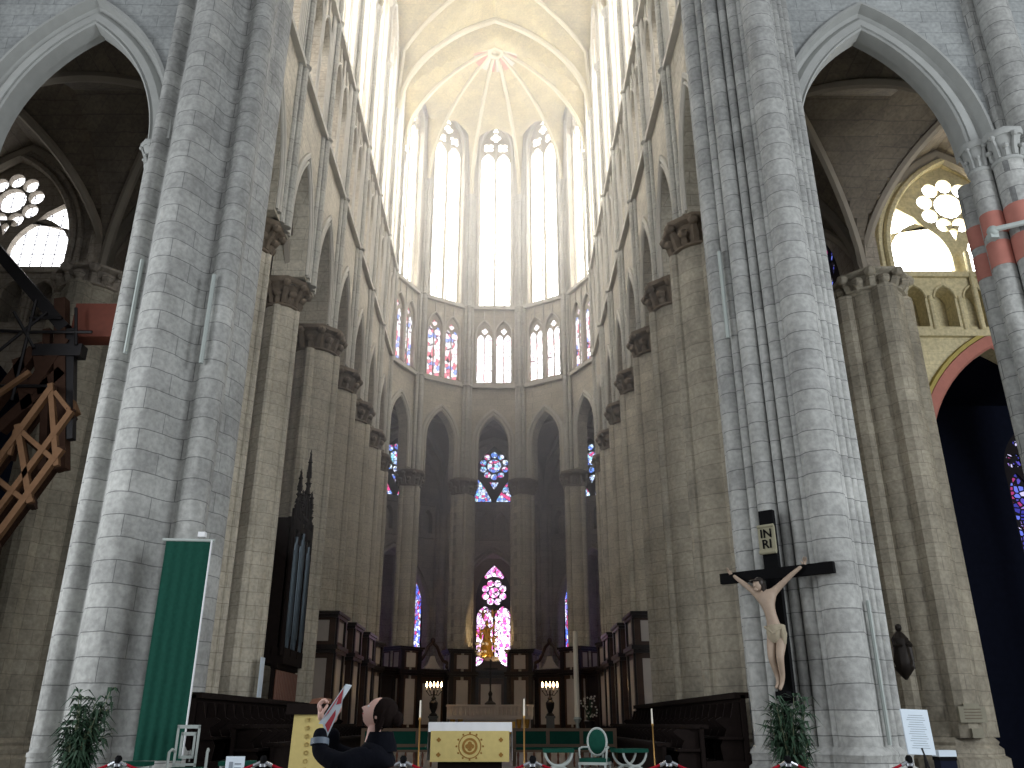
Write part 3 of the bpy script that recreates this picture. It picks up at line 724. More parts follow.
M['red_print'] = plain('red_print', hx(176,60,72), 0.7)
M['plaque'] = plain('stone_plaque', hx(146,142,126), 0.8, noise=0.2)
M['flower'] = plain('white_flower', hx(210,206,196), 0.7)
m = bpy.data.materials.new('candle_flame'); m.use_nodes = True
e = m.node_tree.nodes.new('ShaderNodeEmission'); e.inputs[0].default_value = (1, .62, .28, 1); e.inputs[1].default_value = 28
m.node_tree.links.new(e.outputs[0], m.node_tree.nodes['Material Output'].inputs[0]); M['flame'] = m

def skin_mesh(V, E, Rr, root=0, sub=2):
    """grow one continuous surface over a jointed skeleton"""
    me = bpy.data.meshes.new('tmp'); me.from_pydata(V, E, []); ob = bpy.data.objects.new('tmp', me); C.objects.link(ob)
    md = ob.modifiers.new('s', 'SKIN'); md.use_smooth_shade = True
    sv = me.skin_vertices[0].data if me.skin_vertices else None
    if sv is None:
        bpy.context.view_layer.objects.active = ob; me.skin_vertices.new() if hasattr(me.skin_vertices, 'new') else None
        sv = me.skin_vertices[0].data
    for i, r in enumerate(Rr): sv[i].radius = (r, r) if not isinstance(r, tuple) else r
    sv[root].use_root = True
    s2 = ob.modifiers.new('u', 'SUBSURF'); s2.levels = sub; s2.render_levels = sub
    dg = bpy.context.evaluated_depsgraph_get(); dg.update()
    out = bpy.data.meshes.new_from_object(ob.evaluated_get(dg))
    bpy.data.objects.remove(ob); bpy.data.meshes.remove(me); return out
def skinned(name, V, E, Rr, mat, parent=None, root=0, sub=2):
    me = skin_mesh(V, E, Rr, root, sub); me.name = name; me.materials.clear(); me.materials.append(mat)
    me.polygons.foreach_set('use_smooth', [True]*len(me.polygons))
    o = bpy.data.objects.new(name, me); C.objects.link(o); o.parent = parent; return o
def chain(*idx): return list(zip(idx, idx[1:]))

# ------------------------------------------------------------------ pier between the two transept arches, with its painted bands and tie rod
for side in (1, -1):
    PT = thing('pier', 'bundled pier with pink painted bands at the edge of the transept wall' if side > 0 else 'bundled pier beyond the timber shoring in the transept wall', 'pier', (side*14.22, 18.2, 0), kind='structure')
    sh = [(-1.05, -0.05, .27), (-.55, -.45, .36), (0.05, -.62, .40), (.6, -.45, .36), (1.08, -.05, .27), (-1.05, .6, .27), (1.05, .6, .27), (-.85, .3, .3), (.85, .3, .3)]
    b = MB()
    for k, (x, y, r) in enumerate(sh): b.cyl(x, y, r, 1.1, 34 if k == 2 else 14.9, 16)
    b.prism([(-.9, -.1), (-.3, -.45), (.3, -.45), (.9, -.1), (.9, 1.1), (-.9, 1.1)], 1.1, 15)
    b.prism([(-.45, -.4), (.45, -.4), (.7, .4), (-.7, .4)], 15, 34); b.build('shaft', M['pier'], PT, sharp=50)
    for k, (x, y, r) in enumerate(sh[:5]):
        if k != 2: capital('capital', x, y, r, 14.85, 15.75, r*1.45, M['cool_moulding'], PT, 6, 12)
    b = MB()
    for x, y, r in sh: b.lathe([(r+.2, 0), (r+.2, .8), (r+.1, .9), (r+.1, 1.0), (r+.02, 1.12)], x, y, 10)
    b.prism([(-1.2, -.3), (-.3, -.9), (.3, -.9), (1.2, -.3), (1.2, 1.2), (-1.2, 1.2)], 0, .7); b.build('base', M['pier'], PT, sharp=30)
    if side > 0:
        for z0, z1 in ((13.0, 13.62), (12.1, 12.78)):
            b = MB()
            for x, y, r in sh[:5]+sh[5:7]: b.cyl(x, y, r+.012, z0, z1, 16)
            b.build('painted_band', M['pink'], PT)
        b = MB(); b.tube([(-1.5, -.6, 12.85), (-.6, -1.0, 12.9), (.6, -1.05, 12.95), (1.5, -.6, 12.9)], .07, 8); b.ball((-1.45, -.55, 12.85), .14); b.box(-1.55, -1.35, -.6, -.4, 12.65, 12.8)
        b.build('tie_rod', M['pale_paint'], PT)

# respond with a small capital on the outer flank of each crossing pier, carrying the arch
for side in (-1, 1):
    rs = thing('pier', 'thin shaft with capital carrying the %s side arch beside the crossing pier' % ('scaffold' if side < 0 else 'crucifix'), 'pier', (side*(8.42 if side > 0 else 8.5), 18.25, 0), kind='structure')
    b = MB(); b.cyl(0, 0, .17, 1.1, 15.0, 12); b.cyl(side*-.05, .35, .17, 1.1, 15, 12); b.build('shaft', M['pier'], rs)
    capital('capital', 0, 0, .17, 14.95, 15.7, .34, M['cool_moulding'], rs, 6, 12)

# pale conduits and the thin cable on the crossing piers
def rod(name, pts, r, mat, label, cat): return tag(MB().tube(pts, r, 6).build(name, mat), label, cat)
rod('conduit', [(-8.02, 17.75, 9.5), (-8.06, 17.8, 12.0)], .05, M['pale_paint'], 'pale vertical conduit nearest the outer edge of the undulating pier', 'conduit')
rod('conduit', [(-6.2, 17.62, 9.2), (-6.2, 17.62, 11.5)], .05, M['pale_paint'], 'pale vertical conduit nearest the choir edge of the undulating pier', 'conduit')
rod('conduit', [(6.12, 18.28, 10.2), (6.12, 18.28, 12.6)], .05, M['pale_paint'], 'pale vertical conduit high above the crucifix', 'conduit')
rod('conduit', [(8.12, 17.36, 1.2), (8.12, 17.36, 3.9)], .04, M['pale_paint'], 'slim pale conduit low on the pier right of the crucifix', 'conduit')

# ------------------------------------------------------------------ green banner
BN = thing('banner', 'long dark green cloth banner hanging down the undulating pier', 'banner', (-5.62, 16.9, 0))
n = 40; cs = []
for j in range(13):
    z = 5.0-(5.0-.95)*j/12
    cs.append([(-.45+.9*i/n, .011*math.sin(i*.7+j*.15)*(0.4+j/14), z) for i in range(n+1)])
b = MB(); b.strip(cs); b.strip([[(x, y+.012, z) for x, y, z in c][::-1] for c in cs]); b.build('cloth', M['green_cloth'], BN)
MB().tube([(-.52, 0, 5.02), (.52, 0, 5.0)], .03, 8).build('rod', M['pale_paint'], BN)
MB().tube([(.47, -.02, 5.0), (.46, -.02, 1.0)], .018, 6).build('edge_cord', M['linen'], BN)
b = MB(); b.box(.2, .34, -.1, .02, 5.06, 5.16); b.tube([(.27, 0, 5.0), (.27, 0.5, 5.1)], .025); b.build('bracket', M['linen'], BN)

# ------------------------------------------------------------------ crucifix on the right hand crossing pier
CR = thing('crucifix', 'large black crucifix with pale carved Christ fixed to the bundled crossing pier', 'crucifix', (6.38, 17.75, 0), R(-40))
# local: x along the bar, -y toward the viewer
MB().box(-.14, .17, -.09, .05, 1.95, 5.83).box(-1.16, 1.3, -.11, .03, 4.38, 4.60).build('cross', M['black'], CR, smooth=False)
b = MB()
for z in (2.4, 5.3): MB().box(-.04, .07, .03, .5, z, z+.06).build('wall_bracket', M['steel'], CR, smooth=False)
sb = MB(); sb.box(-.17, .19, -.15, -.09, 4.93, 5.48); sb.tube([(-.17, -.15, 4.93), (.19, -.15, 4.93)], .045, 8); sb.tube([(-.17, -.15, 5.48), (.19, -.15, 5.48)], .035, 8)
tl = sb.build('title_board', plain('parchment', hx(150,146,124), .8, noise=.15, scale=8), CR)
def letters(txt, size, loc, mat, parent, name, rot=(PI/2, 0, 0)):
    cu = bpy.data.curves.new('t', 'FONT'); cu.body = txt; cu.size = size; cu.extrude = .006; cu.align_x = 'CENTER'; cu.align_y = 'CENTER'; cu.space_line = .85; cu.offset = size*.012
    ob = bpy.data.objects.new('t', cu); me = bpy.data.meshes.new_from_object(ob); bpy.data.objects.remove(ob); bpy.data.curves.remove(cu)
    me.materials.clear(); me.materials.append(mat); o = bpy.data.objects.new(name, me); C.objects.link(o); o.parent = parent; o.location = loc; o.rotation_euler = rot; return o
letters('IN\nRI', .26, (.01, -.165, 5.20), M['black'], tl, 'lettering')
Y0 = -.26
V = [(.04,Y0,3.32),(-.01,Y0-.02,3.55),(-.06,Y0-.04,3.82),(-.10,Y0-.04,4.02),(-.12,Y0-.05,4.13),
     (-.26,Y0-.03,4.06),(-.42,Y0,4.20),(-.64,Y0+.03,4.38),(-.80,Y0+.06,4.52),
     (.07,Y0-.03,4.07),(.24,Y0,4.21),(.48,Y0+.03,4.40),(.70,Y0+.06,4.55),
     (-.07,Y0-.01,3.18),(-.06,Y0-.16,2.80),(-.04,Y0+.0,2.46),(-.03,Y0-.02,2.33),(-.05,Y0-.12,2.22),
     (.14,Y0-.01,3.18),(.12,Y0-.17,2.80),(.07,Y0-.02,2.46),(.05,Y0-.03,2.32),(.03,Y0-.14,2.19)]
E = chain(0,1,2,3,4)+[(3,5)]+chain(5,6,7,8)+[(3,9)]+chain(9,10,11,12)+[(0,13)]+chain(13,14,15,16,17)+[(0,18)]+chain(18,19,20,21,22)
RR = [(.19,.13),(.15,.11),(.215,.135),(.15,.10),(.065,.065),.095,.068,.052,.034,.095,.068,.052,.034,.115,.08,.055,.04,.034,.115,.08,.055,.04,.034]
body = skinned('body', V, E, RR, M['corpus'], CR)
for sg, (hx_, hz) in ((-1, (-.84, 4.56)), (1, (.75, 4.60))):
    Vh = [(hx_, Y0+.06, hz-.03), (hx_+sg*.035, Y0+.05, hz+.02)]; Eh = [(0, 1)]; rh = [.028, .034]
    for k, (dx, dz, ln) in enumerate(((-.03,.05,.9),(-.01,.07,1),(.015,.07,1),(.035,.055,.85))):
        i = len(Vh); px, pz = hx_+sg*(.035)+dx*sg*.9, hz+.04
        Vh += [(px, Y0+.04, pz), (px+sg*.015+dx*.3, Y0+.01, pz+dz*ln), (px+sg*.025+dx*.4, Y0-.02, pz+dz*ln+.015)]; Eh += [(1, i), (i, i+1), (i+1, i+2)]; rh += [.012, .010, .008]
    i = len(Vh); Vh += [(hx_-sg*.02, Y0+.02, hz+.02), (hx_-sg*.03, Y0-.01, hz+.05)]; Eh += [(0, i), (i, i+1)]; rh += [.012, .009]
    skinned('hand', Vh, Eh, rh, M['corpus'], CR, sub=1)
b = MB(); hc = (-.20, Y0-.12, 4.24); b.ball(hc, .095, .11, .135, 14, 10); b.ball((hc[0]-.02, hc[1]-.11, hc[2]-.01), .018, .03, .035, 6, 4); b.ball((hc[0]-.02, hc[1]-.07, hc[2]-.1), .05, .045, .04, 8, 5); b.build('head', M['corpus'], CR)
b = MB(); b.ball((hc[0]+.02, hc[1]+.03, hc[2]+.04), .115, .115, .125, 12, 8); b.tube([(hc[0]+.11, hc[1]+.02, hc[2]), (hc[0]+.12, hc[1]+.02, hc[2]-.15), (hc[0]+.1, hc[1], hc[2]-.24)], [.05, .05, .02], 6)
b.tube([(hc[0]-.03+.12*math.cos(t), hc[1]+.12*math.sin(t), hc[2]+.08) for t in [2*PI*i/12 for i in range(12)]], .022, 5, closed=True); b.build('hair', M['bronze'], CR)
b = MB(); b.lathe([(.13,3.08),(.185,3.16),(.195,3.28),(.175,3.42),(.15,3.44)], .04, Y0, 20, wob=lambda a, z: 1+.06*math.sin(a*9+z*20)); b.tube([(.2, Y0-.08, 3.38), (.23, Y0-.09, 3.25), (.22, Y0-.08, 3.05)], [.05, .06, .03], 6); b.tube([(-.14, Y0-.1, 3.4), (.04, Y0-.2, 3.27), (.2, Y0-.1, 3.36)], .035, 6); b.build('loincloth', M['loincloth'], CR)
MB().box(-.1, .13, -.33, -.09, 2.05, 2.17).build('footrest', M['black'], CR, smooth=False)

# ------------------------------------------------------------------ potted bamboo palms
def plant(loc, label, seed, h, spread, n_st):
    rnd = random.Random(seed); t = thing('potted_palm', label, 'plant', loc)
    MB().lathe([(.17,0),(.2,.05),(.26,.4),(.28,.42),(.28,.46),(.24,.46)], 0, 0, 16).build('pot', M['pot'], t)
    st, lf = MB(), MB()
    for k in range(n_st):
        a = rnd.uniform(0, 2*PI); d = rnd.uniform(.0, .12); hh = h*rnd.uniform(.62, 1); lean = spread*rnd.uniform(.1, .6)
        P = [(d*math.cos(a)+lean*math.cos(a)*(q**1.8), d*math.sin(a)+lean*math.sin(a)*(q**1.8), .4+(hh-.4)*q) for q in (0, .25, .5, .75, 1)]
        st.tube(P, [.014, .013, .012, .01, .006], 5)
        for j in range(11):
            q = .2+.8*j/10; i = min(int(q*4), 3); f = q*4-i; base = [P[i][d_]*(1-f)+P[i+1][d_]*f for d_ in range(3)]
            for s_ in range(6):
                aa = rnd.uniform(0, 2*PI); L_ = rnd.uniform(.18, .36); dr = rnd.uniform(-.16, .12); w_ = rnd.uniform(.014, .026)
                dx, dy = math.cos(aa), math.sin(aa); px, py = -dy, dx
                c = [Vector(base), Vector((base[0]+dx*L_*.5, base[1]+dy*L_*.5, base[2]+.07)), Vector((base[0]+dx*L_, base[1]+dy*L_, base[2]+dr))]
                wv = Vector((px, py, 0))*w_
                wv *= 1.15; lf.add([c[0], c[1]-wv, c[2], c[1]+wv], [(0, 1, 2, 3)]); 
    st.build('stem', M['stem'], t); lf.build('foliage', M['leaf'], t, smooth=False)
plant((-6.38, 15.3, 0), 'leafy potted bamboo palm in front of the undulating pier', 3, 2.1, .6, 24)
plant((5.62, 15.45, 0), 'leafy potted bamboo palm below the crucifix', 5, 2.0, .45, 22)

# ------------------------------------------------------------------ timber shoring in the left aisle
SF = thing('timber_shoring', 'heavy timber and steel shoring braced inside the aisle arch', 'scaffold', (-11, 20, 0))
import math as _m
def at(px, py, Y):
    th, ps, f = R(22), R(.58), 838
    a, bb = (px-512)/f, (384-py)/f
    fy = math.cos(th)-bb*math.sin(th); fz = math.sin(th)+bb*math.cos(th)
    x = a*math.cos(ps)+fy*math.sin(ps); y = -a*math.sin(ps)+fy*math.cos(ps)
    return (.72+x*Y/y+11, Y-20, 1.6+fz*Y/y)
TR = [((-14,478),(52,388),.26),((-14,527),(72,411),.24),((-14,552),(62,449),.26),((18,425),(31,503),.24),((51,384),(57,466),.22),((21,431),(52,458),.2),((55,392),(70,411),.18),((-4,478),(27,502),.2),((-10,400),(30,372),.2),((10,455),(16,430),.16)]
for Y, mt, dxy in ((20.4, M['timber'], (0, 0)), (22.6, M['old_timber'], (3, 6))):
    for (a, c, w_) in TR:
        MB().beam(at(a[0]+dxy[0], a[1]+dxy[1], Y), at(c[0]+dxy[0], c[1]+dxy[1], Y), w_*.6, w_*.6).build('beam', mt, SF, smooth=False)
for p in ((-8,478),(20,430),(52,388),(70,412),(60,450),(30,500),(-6,545)):
    MB().beam(at(p[0], p[1], 20.4), at(p[0]+3, p[1]+6, 22.6), .2, .2).build('cross_beam', M['old_timber'], SF, smooth=False)
for a, c, w_, mt in (((-12,240),(66,330),.32,'steel'),((62,300),(62,470),.3,'old_timber'),((48,330),(44,470),.2,'old_timber'),((72,330),(70,440),.22,'steel'),((30,395),(66,340),.34,'old_timber'),((0,430),(64,372),.3,'old_timber'),((36,352),(84,352),.35,'steel'),((20,360),(30,410),.3,'old_timber'),((40,345),(46,395),.3,'old_timber'),((-8,408),(36,350),.3,'old_timber'),((60,372),(76,415),.2,'timber')):
    MB().beam(at(a[0], a[1], 21.2), at(c[0], c[1], 21.2), w_, w_).build('brace', M[mt], SF, smooth=False)
for a, c in (((-10,358),(47,312)),((14,312),(34,348)),((25,332),(92,332)),((30,318),(62,318)),((36,300),(12,400)),((-10,330),(25,332)),((76,308),(76,345)),((0,386),(50,386))):
    MB().tube([at(a[0], a[1], 21), at(c[0], c[1], 21)], .045, 6).build('steel_bar', M['steel'], SF)
p, q = at(78, 305, 21.4), at(114, 338, 21.4)
MB().box(p[0], q[0], 1.3, 1.9, q[2], p[2]).build('steel_plate', M['rust'], SF, smooth=False)
# legs that carry it down to the aisle floor
for px, Y in ((-12, 20.4), (-12, 22.6)):
    a = at(px, 480, Y); MB().beam((a[0], a[1], a[2]), (a[0]-.3, a[1], 0), .3, .3).build('leg', M['old_timber'], SF, smooth=False)

# ------------------------------------------------------------------ organ case and the slatted panel below it
OG = thing('organ_case', 'dark gothic organ case with tin pipes and openwork spires between choir piers', 'organ', (-6.42, 29.6, 0), kind='thing')
b = MB(); b.box(-.7, .1, -1.35, 1.35, 3.35, 3.6); b.box(-.7, -.15, -1.3, 1.3, 3.6, 8.1)
for y in (-1.32, -.55, .55, 1.32): b.cyl(0, y, .09, 3.6, 8.4, 8)
for y in (-.93, 0, .93): b.box(-.3, .06, y-.42, y+.42, 7.75, 8.0); b.box(-.3, .1, y-.42, y+.42, 3.6, 3.85)
b.build('body', M['oak'], OG)
b = MB()
for y0, n_, top in ((-.93, 5, 7.5), (0, 7, 7.8), (.93, 5, 7.5)):
    for i in range(n_):
        y = y0+(i-(n_-1)/2)*.13; hh = top-abs(i-(n_-1)/2)*.25; r = .058; b.lathe([(.01,3.85),(r*.6,4.2),(r,4.25),(r,hh),(r*.9,hh)], -.02+.08*math.cos((i-(n_-1)/2)*.4), y, 8)
b.build('pipes', M['pipe'], OG)
def spire(y, z0, h, w_):
    b = MB(); b.box(-.2, .06, y-w_, y+w_, z0, z0+.12)
    for s_ in (-1, 1):
        b.beam((0, y+s_*w_, z0), (0, y, z0+h*.6), .07, .07)
        for k in range(5):
            f = k/5; b.ball((0, y+s_*(w_*(1-f)+.06), z0+h*.6*f+.05), .06, .06, .08, 6, 4)
    b.cyl(0, y, .06, z0, z0+h*.85, 6)
    for k in range(4): zz = z0+h*(.35+.15*k); b.lathe([(.05,zz),(.15-.02*k,zz+.05),(.05,zz+.12)], 0, y, 6)
    b.lathe([(.10,z0+h*.6),(.05,z0+h*.85),(.01,z0+h)], 0, y, 6); b.box(-.02, .02, y-.1, y+.1, z0+h*.93, z0+h*.95); return b.build('spire', M['oak'], OG)
spire(-.93, 8.0, 1.9, .42); spire(0.25, 8.3, 2.7, .5); spire(.98, 8.0, 1.6, .38); spire(-.4, 8.0, 1.3, .25)
PN = thing('slatted_panel', 'red brown slatted wooden panel under the organ case', 'panel', (-6.5, 29.9, 0))
b = MB(); b.box(-.12, .0, -1.9, 1.7, 1.9, 3.25); b.box(-.14, .06, -1.9, 1.7, 3.2, 3.35); b.box(-.14, .06, -1.9, 1.7, .45, 1.9); b.build('frame', M['oak'], PN, smooth=False)
b = MB()
for i in range(17): b.tube([(.03, -1.75+i*.21, 2.0), (.03, -1.75+i*.21, 3.15)], .05, 6)
b.build('slats', M['brown_wood'], PN)
PS = thing('paper_notice', 'tall white paper notice on the pier beside the slatted panel', 'notice', (-6.62, 27.0, 2.3)); MB().box(-.02, 0, -.22, .22, 0, 1.15).build('sheet', M['paper'], PS, smooth=False)

# ------------------------------------------------------------------ choir stalls
for side in (-1, 1):
    ST = thing('choir_stalls', 'long dark oak choir stalls in two rows, %s' % SIDE[side], 'choir stalls', (0, 19.0, 0), kind='thing')
    X = lambda v: side*v
    L_ = 15.0
    def sbx(b, x0, x1, y0, y1, z0, z1): return b.box(min(X(x0), X(x1)), max(X(x0), X(x1)), y0, y1, z0, z1)
    b = MB(); sbx(b, 4.2, 6.0, 0, L_, .45, .62); sbx(b, 4.95, 6.0, 0, L_, .62, .85); b.build('platform', M['oak'], ST, smooth=False)
    b = MB(); sbx(b, 5.78, 5.88, 0, L_, .85, 2.15); sbx(b, 5.66, 5.96, 0, L_, 2.08, 2.2); b.build('back_panel', M['oak'], ST, smooth=False)
    b = MB(); sbx(b, 4.86, 4.94, 0, L_, .62, 1.5); sbx(b, 4.75, 5.05, 0, L_, 1.48, 1.56); b.build('back_panel', M['oak'], ST, smooth=False)
    b = MB(); sbx(b, 4.1, 4.18, .3, L_-1, .45, 1.15); sbx(b, 4.0, 4.3, .3, L_-1, 1.13, 1.2); b.build('desk', M['oak'], ST, smooth=False)
    for row, (xb_, z0, hh) in enumerate(((5.76, .85, 1.15), (4.84, .62, .8))):
        b = MB(); sbx(b, xb_-.48, xb_, 0, L_, z0+.42, z0+.47); b.build('seat', M['oak'], ST, smooth=False)
        for i in range(22):
            y = .1+i*.7; prof = [(xb_, z0), (xb_-.42, z0), (xb_-.46, z0+.3), (xb_-.36, z0+.48), (xb_-.30, z0+.62), (xb_-.44, z0+.72), (xb_-.52, z0+.80), (xb_-.40, z0+.86), (xb_-.2, z0+.84), (xb_-.12, z0+hh), (xb_, z0+hh)]
            bb = MB(); n_ = len(prof); bb.add([(X(u), y, z) for u, z in prof]+[(X(u), y+.07, z) for u, z in prof], [tuple(range(n_)), tuple(range(2*n_-1, n_-1, -1))]+[(k, (k+1)%n_, n_+(k+1)%n_, n_+k) for k in range(n_)])
            bb.build('divider', M['oak'], ST, smooth=False)

# ------------------------------------------------------------------ marble screen round the sanctuary
def slab(b, fr, u0, u1, z0, z1, n0, n1): b.fbox(fr, u0, u1, z0, z1, n0, n1)
def cladding(par, ang, w_):
    """marble casing round the foot of a pier: pilasters, two white panels, cornices"""
    fr = F(0, 0, ang)
    b = MB(); slab(b, fr, -w_, w_, .45, 1.1, -w_, w_+.06); slab(b, fr, -w_*.94, w_*.94, 1.1, 5.6, -w_, w_-.04); cs_ = b.build('marble_casing', M['marble'], par, smooth=False); cs_['label'] = 'brown marble casing round the foot of the pier'
    b = MB()
    for z, h, e in ((4.15, .14, .06), (4.29, .16, .13), (5.5, .12, .05), (5.62, .12, .12), (1.1, .12, .05)): slab(b, fr, -w_-e, w_+e, z, z+h, -w_-e, w_+e)
    for sg in (-1, 1): slab(b, fr, sg*w_*.8-.12, sg*w_*.8+.12, 1.2, 5.5, w_-.04, w_+.05)
    b.build('cornice', M['dark_marble'], cs_, smooth=False)
    for z0, z1 in ((1.5, 3.95), (4.6, 5.4)):
        slab(b2 := MB(), fr, -w_*.42, w_*.42, z0, z1, w_-.04, w_); b2.build('panel', M['white_marble'], cs_, smooth=False)
        for sg in (-1, 1):
            for q in (-1, 1):
                b2 = MB(); slab(b2, F(0, 0, ang+sg*PI/2), min(q*w_*.3, q*w_*.74), max(q*w_*.3, q*w_*.74), z0, z1, w_*.94-.02, w_*.94+.02); b2.build('panel', M['white_marble'], cs_, smooth=False)
for (side, i), t in list(PR_.items()):
    if i >= 3: cladding(t, R(90) if side < 0 else R(-90), 1.13)
for k, t in CO_.items(): cladding(t, -R(COLA[k]), .84)
for a, lab in ((-64, 'plain dark marble screen bay nearest the organ side choir'), (-32, 'marble screen bay with scrolled pediment, organ side of the high altar'), (0, 'central marble screen bay behind the high altar cross'), (32, 'marble screen bay with scrolled pediment, crucifix side of the high altar'), (64, 'plain dark marble screen bay nearest the crucifix side choir')):
    x, y = hp(a, RH*math.cos(R(16))); t = thing('marble_screen', lab, 'screen', (x, y, 0), kind=KP); fr = F(0, 0, -R(a)); w_ = 1.12
    b = MB(); slab(b, fr, -w_, w_, .45, 4.1, -.2, .2); b.build('body', M['marble'] if abs(a) < 60 else M['dark_marble'], t, smooth=False)
    b = MB()
    for z, h, e in ((4.1, .16, .3), (4.26, .12, .36), (4.38, .16, .45), (1.1, .12, .26)): slab(b, fr, -w_, w_, z, z+h, -.2, e)
    for sg in (-1, 1): slab(b, fr, sg*.88-.12, sg*.88+.12, 1.2, 4.1, .2, .28)
    b.build('cornice', M['dark_marble'], t, smooth=False)
    if abs(a) < 60:
        b = MB(); slab(b, fr, -.62, .62, 1.5 if a else 2.3, 3.75, .2, .24); b.build('panel', M['white_marble'], t, smooth=False)
    if abs(a) == 32:
        b = MB()
        for sg in (-1, 1): b.tube([fr.p(sg*u, z, .15) for u, z in ((1.15,4.6),(1.0,4.95),(.7,5.1),(.5,5.4),(.3,5.85),(.0,6.1))], [.1,.12,.1,.09,.1,.1], 8); b.ball(fr.p(sg*1.05, 4.75, .15), .16)
        b.ball(fr.p(0, 6.2, .15), .16, .16, .2); b.build('pediment', M['marble'], t)
        b = MB(); pts = [(-.62,4.6),(-.42,4.75),(-.25,5.0),(-.15,5.3),(.15,5.3),(.25,5.0),(.42,4.75),(.62,4.6)]; b.plate(fr, pts, [], .1, .2); b.build('tympanum', M['white_marble'], t, smooth=False)
    if a == 0:
        b = MB(); pts = [(-1.15,4.5),(-.95,4.75),(-.6,4.95),(-.4,5.35),(.4,5.35),(.6,4.95),(.95,4.75),(1.15,4.5)]; b.plate(fr, pts, [], -.2, .3); b.build('pediment', M['marble'], t, smooth=False)

# gilded figures on the central screen
GS = thing('gilded_statue', 'gilded figure group in front of the lower central stained glass window', 'statue', (-.25, 53.9, 5.3)); GS.scale = (.85, .85, 1.1)
lp = bpy.data.lights.new('statue_lamp', 'SPOT'); lp.energy = 260; lp.color = (1, .72, .38); lp.spot_size = R(60); lo = bpy.data.objects.new('statue_lamp', lp); C.objects.link(lo); lo.location = (.6, 51.6, 5.0)
lo.rotation_euler = (Vector((0, 53.9, 6.4))-Vector(lo.location)).to_track_quat('-Z', 'Y').to_euler()
rnd = random.Random(4)
b = MB(); b.lathe([(.42,0),(.46,.1),(.34,.4),(.38,.7),(.26,1.0),(.24,1.3),(.27,1.5),(.1,1.68)], -.05, 0, 20, wob=lambda a, z: 1+.2*math.sin(a*5+z*6)); b.ball((-.05, -.03, 1.85), .14, .14, .17, 10, 8)
b.tube([(-.2,-.1,1.5),(-.5,-.3,1.35),(-.6,-.5,1.6)], [.09,.07,.05], 6); b.tube([(.12,-.1,1.5),(.4,-.25,1.6),(.55,-.4,1.95)], [.09,.07,.05], 6); b.build('robed_figure', M['gold'], GS)
b = MB()
for i in range(26): b.ball((rnd.uniform(-.75,.65), rnd.uniform(-.3,.2), rnd.uniform(0,.75)), rnd.uniform(.1,.2), None, rnd.uniform(.08,.16), 8, 5)
b.build('cloud', M['white_marble'], GS)
b = MB()
for i in range(20):
    a = PI*(i/19); l_ = .7+.25*(i%2); b.beam((0+.3*math.cos(a), .15, 1.4+.3*math.sin(a)), (l_*math.cos(a), .15, 1.4+l_*math.sin(a)), .05, .03)
b.build('rays', M['gold'], GS, smooth=False)
for (x, z) in ((-.5, 1.1), (.45, .9), (-.35, 2.25), (.35, 2.3)):
    b = MB(); b.ball((x, -.2, z+.2), .1); b.ball((x, -.2, z), .12, .1, .17)
    for sg in (-1, 1): b.tube([(x+sg*.08, -.18, z+.08), (x+sg*.28, -.12, z+.22), (x+sg*.32, -.1, z+.05)], [.05, .07, .02], 6)
    b.build('cherub', M['gold'], GS)

# ------------------------------------------------------------------ high altar, cross, torcheres
HA = thing('high_altar', 'white and gilt high altar table on steps in front of the marble screen', 'altar', (.05, 46.3, .45))
b = MB(); b.box(-2.5, 2.5, -1.2, 1.4, 0, .15); b.box(-2.45, 2.45, -.9, 1.4, .15, .3); b.box(-2.4, 2.4, -.6, 1.4, .3, .45); b.build('steps', M['white_marble'], HA, smooth=False)
b = MB(); b.box(-2.1, 2.1, -.1, .9, .45, 1.3); b.box(-2.2, 2.2, -.2, 1.0, 1.3, 1.45); b.build('table', M['white_marble'], HA, smooth=False)
b = MB(); b.box(-1.3, 1.3, -.16, -.1, .6, 1.2)
for x in (-1.9, -1.5, 1.5, 1.9): b.lathe([(.1,.5),(.14,.6),(.07,.8),(.12,1.1),(.14,1.3)], x, -.15, 10)
b.build('front_relief', M['gold'], HA, smooth=False)
b = MB(); b.box(-2.25, 2.25, .7, 1.2, 1.45, 1.95)
for i in range(19): b.cyl(-1.98+i*.22, .66, .05, 1.5, 1.9, 8)
b.box(-2.3, 2.3, .6, 1.25, 1.92, 2.02); b.build('gradine', M['white_marble'], HA)
AC = thing('altar_cross', 'tall dark standing cross in the middle of the high altar', 'cross', (.05, 47.4, 2.47))
b = MB(); b.lathe([(.3,0),(.3,.08),(.12,.2),(.07,.4),(.12,.55),(.04,.7),(.04,1.0)], 0, 0, 12); b.build('foot', M['bronze'], AC)
MB().box(-.05, .05, -.03, .03, .95, 2.3).box(-.38, .38, -.03, .03, 1.75, 1.85).build('cross', M['bronze'], AC, smooth=False)
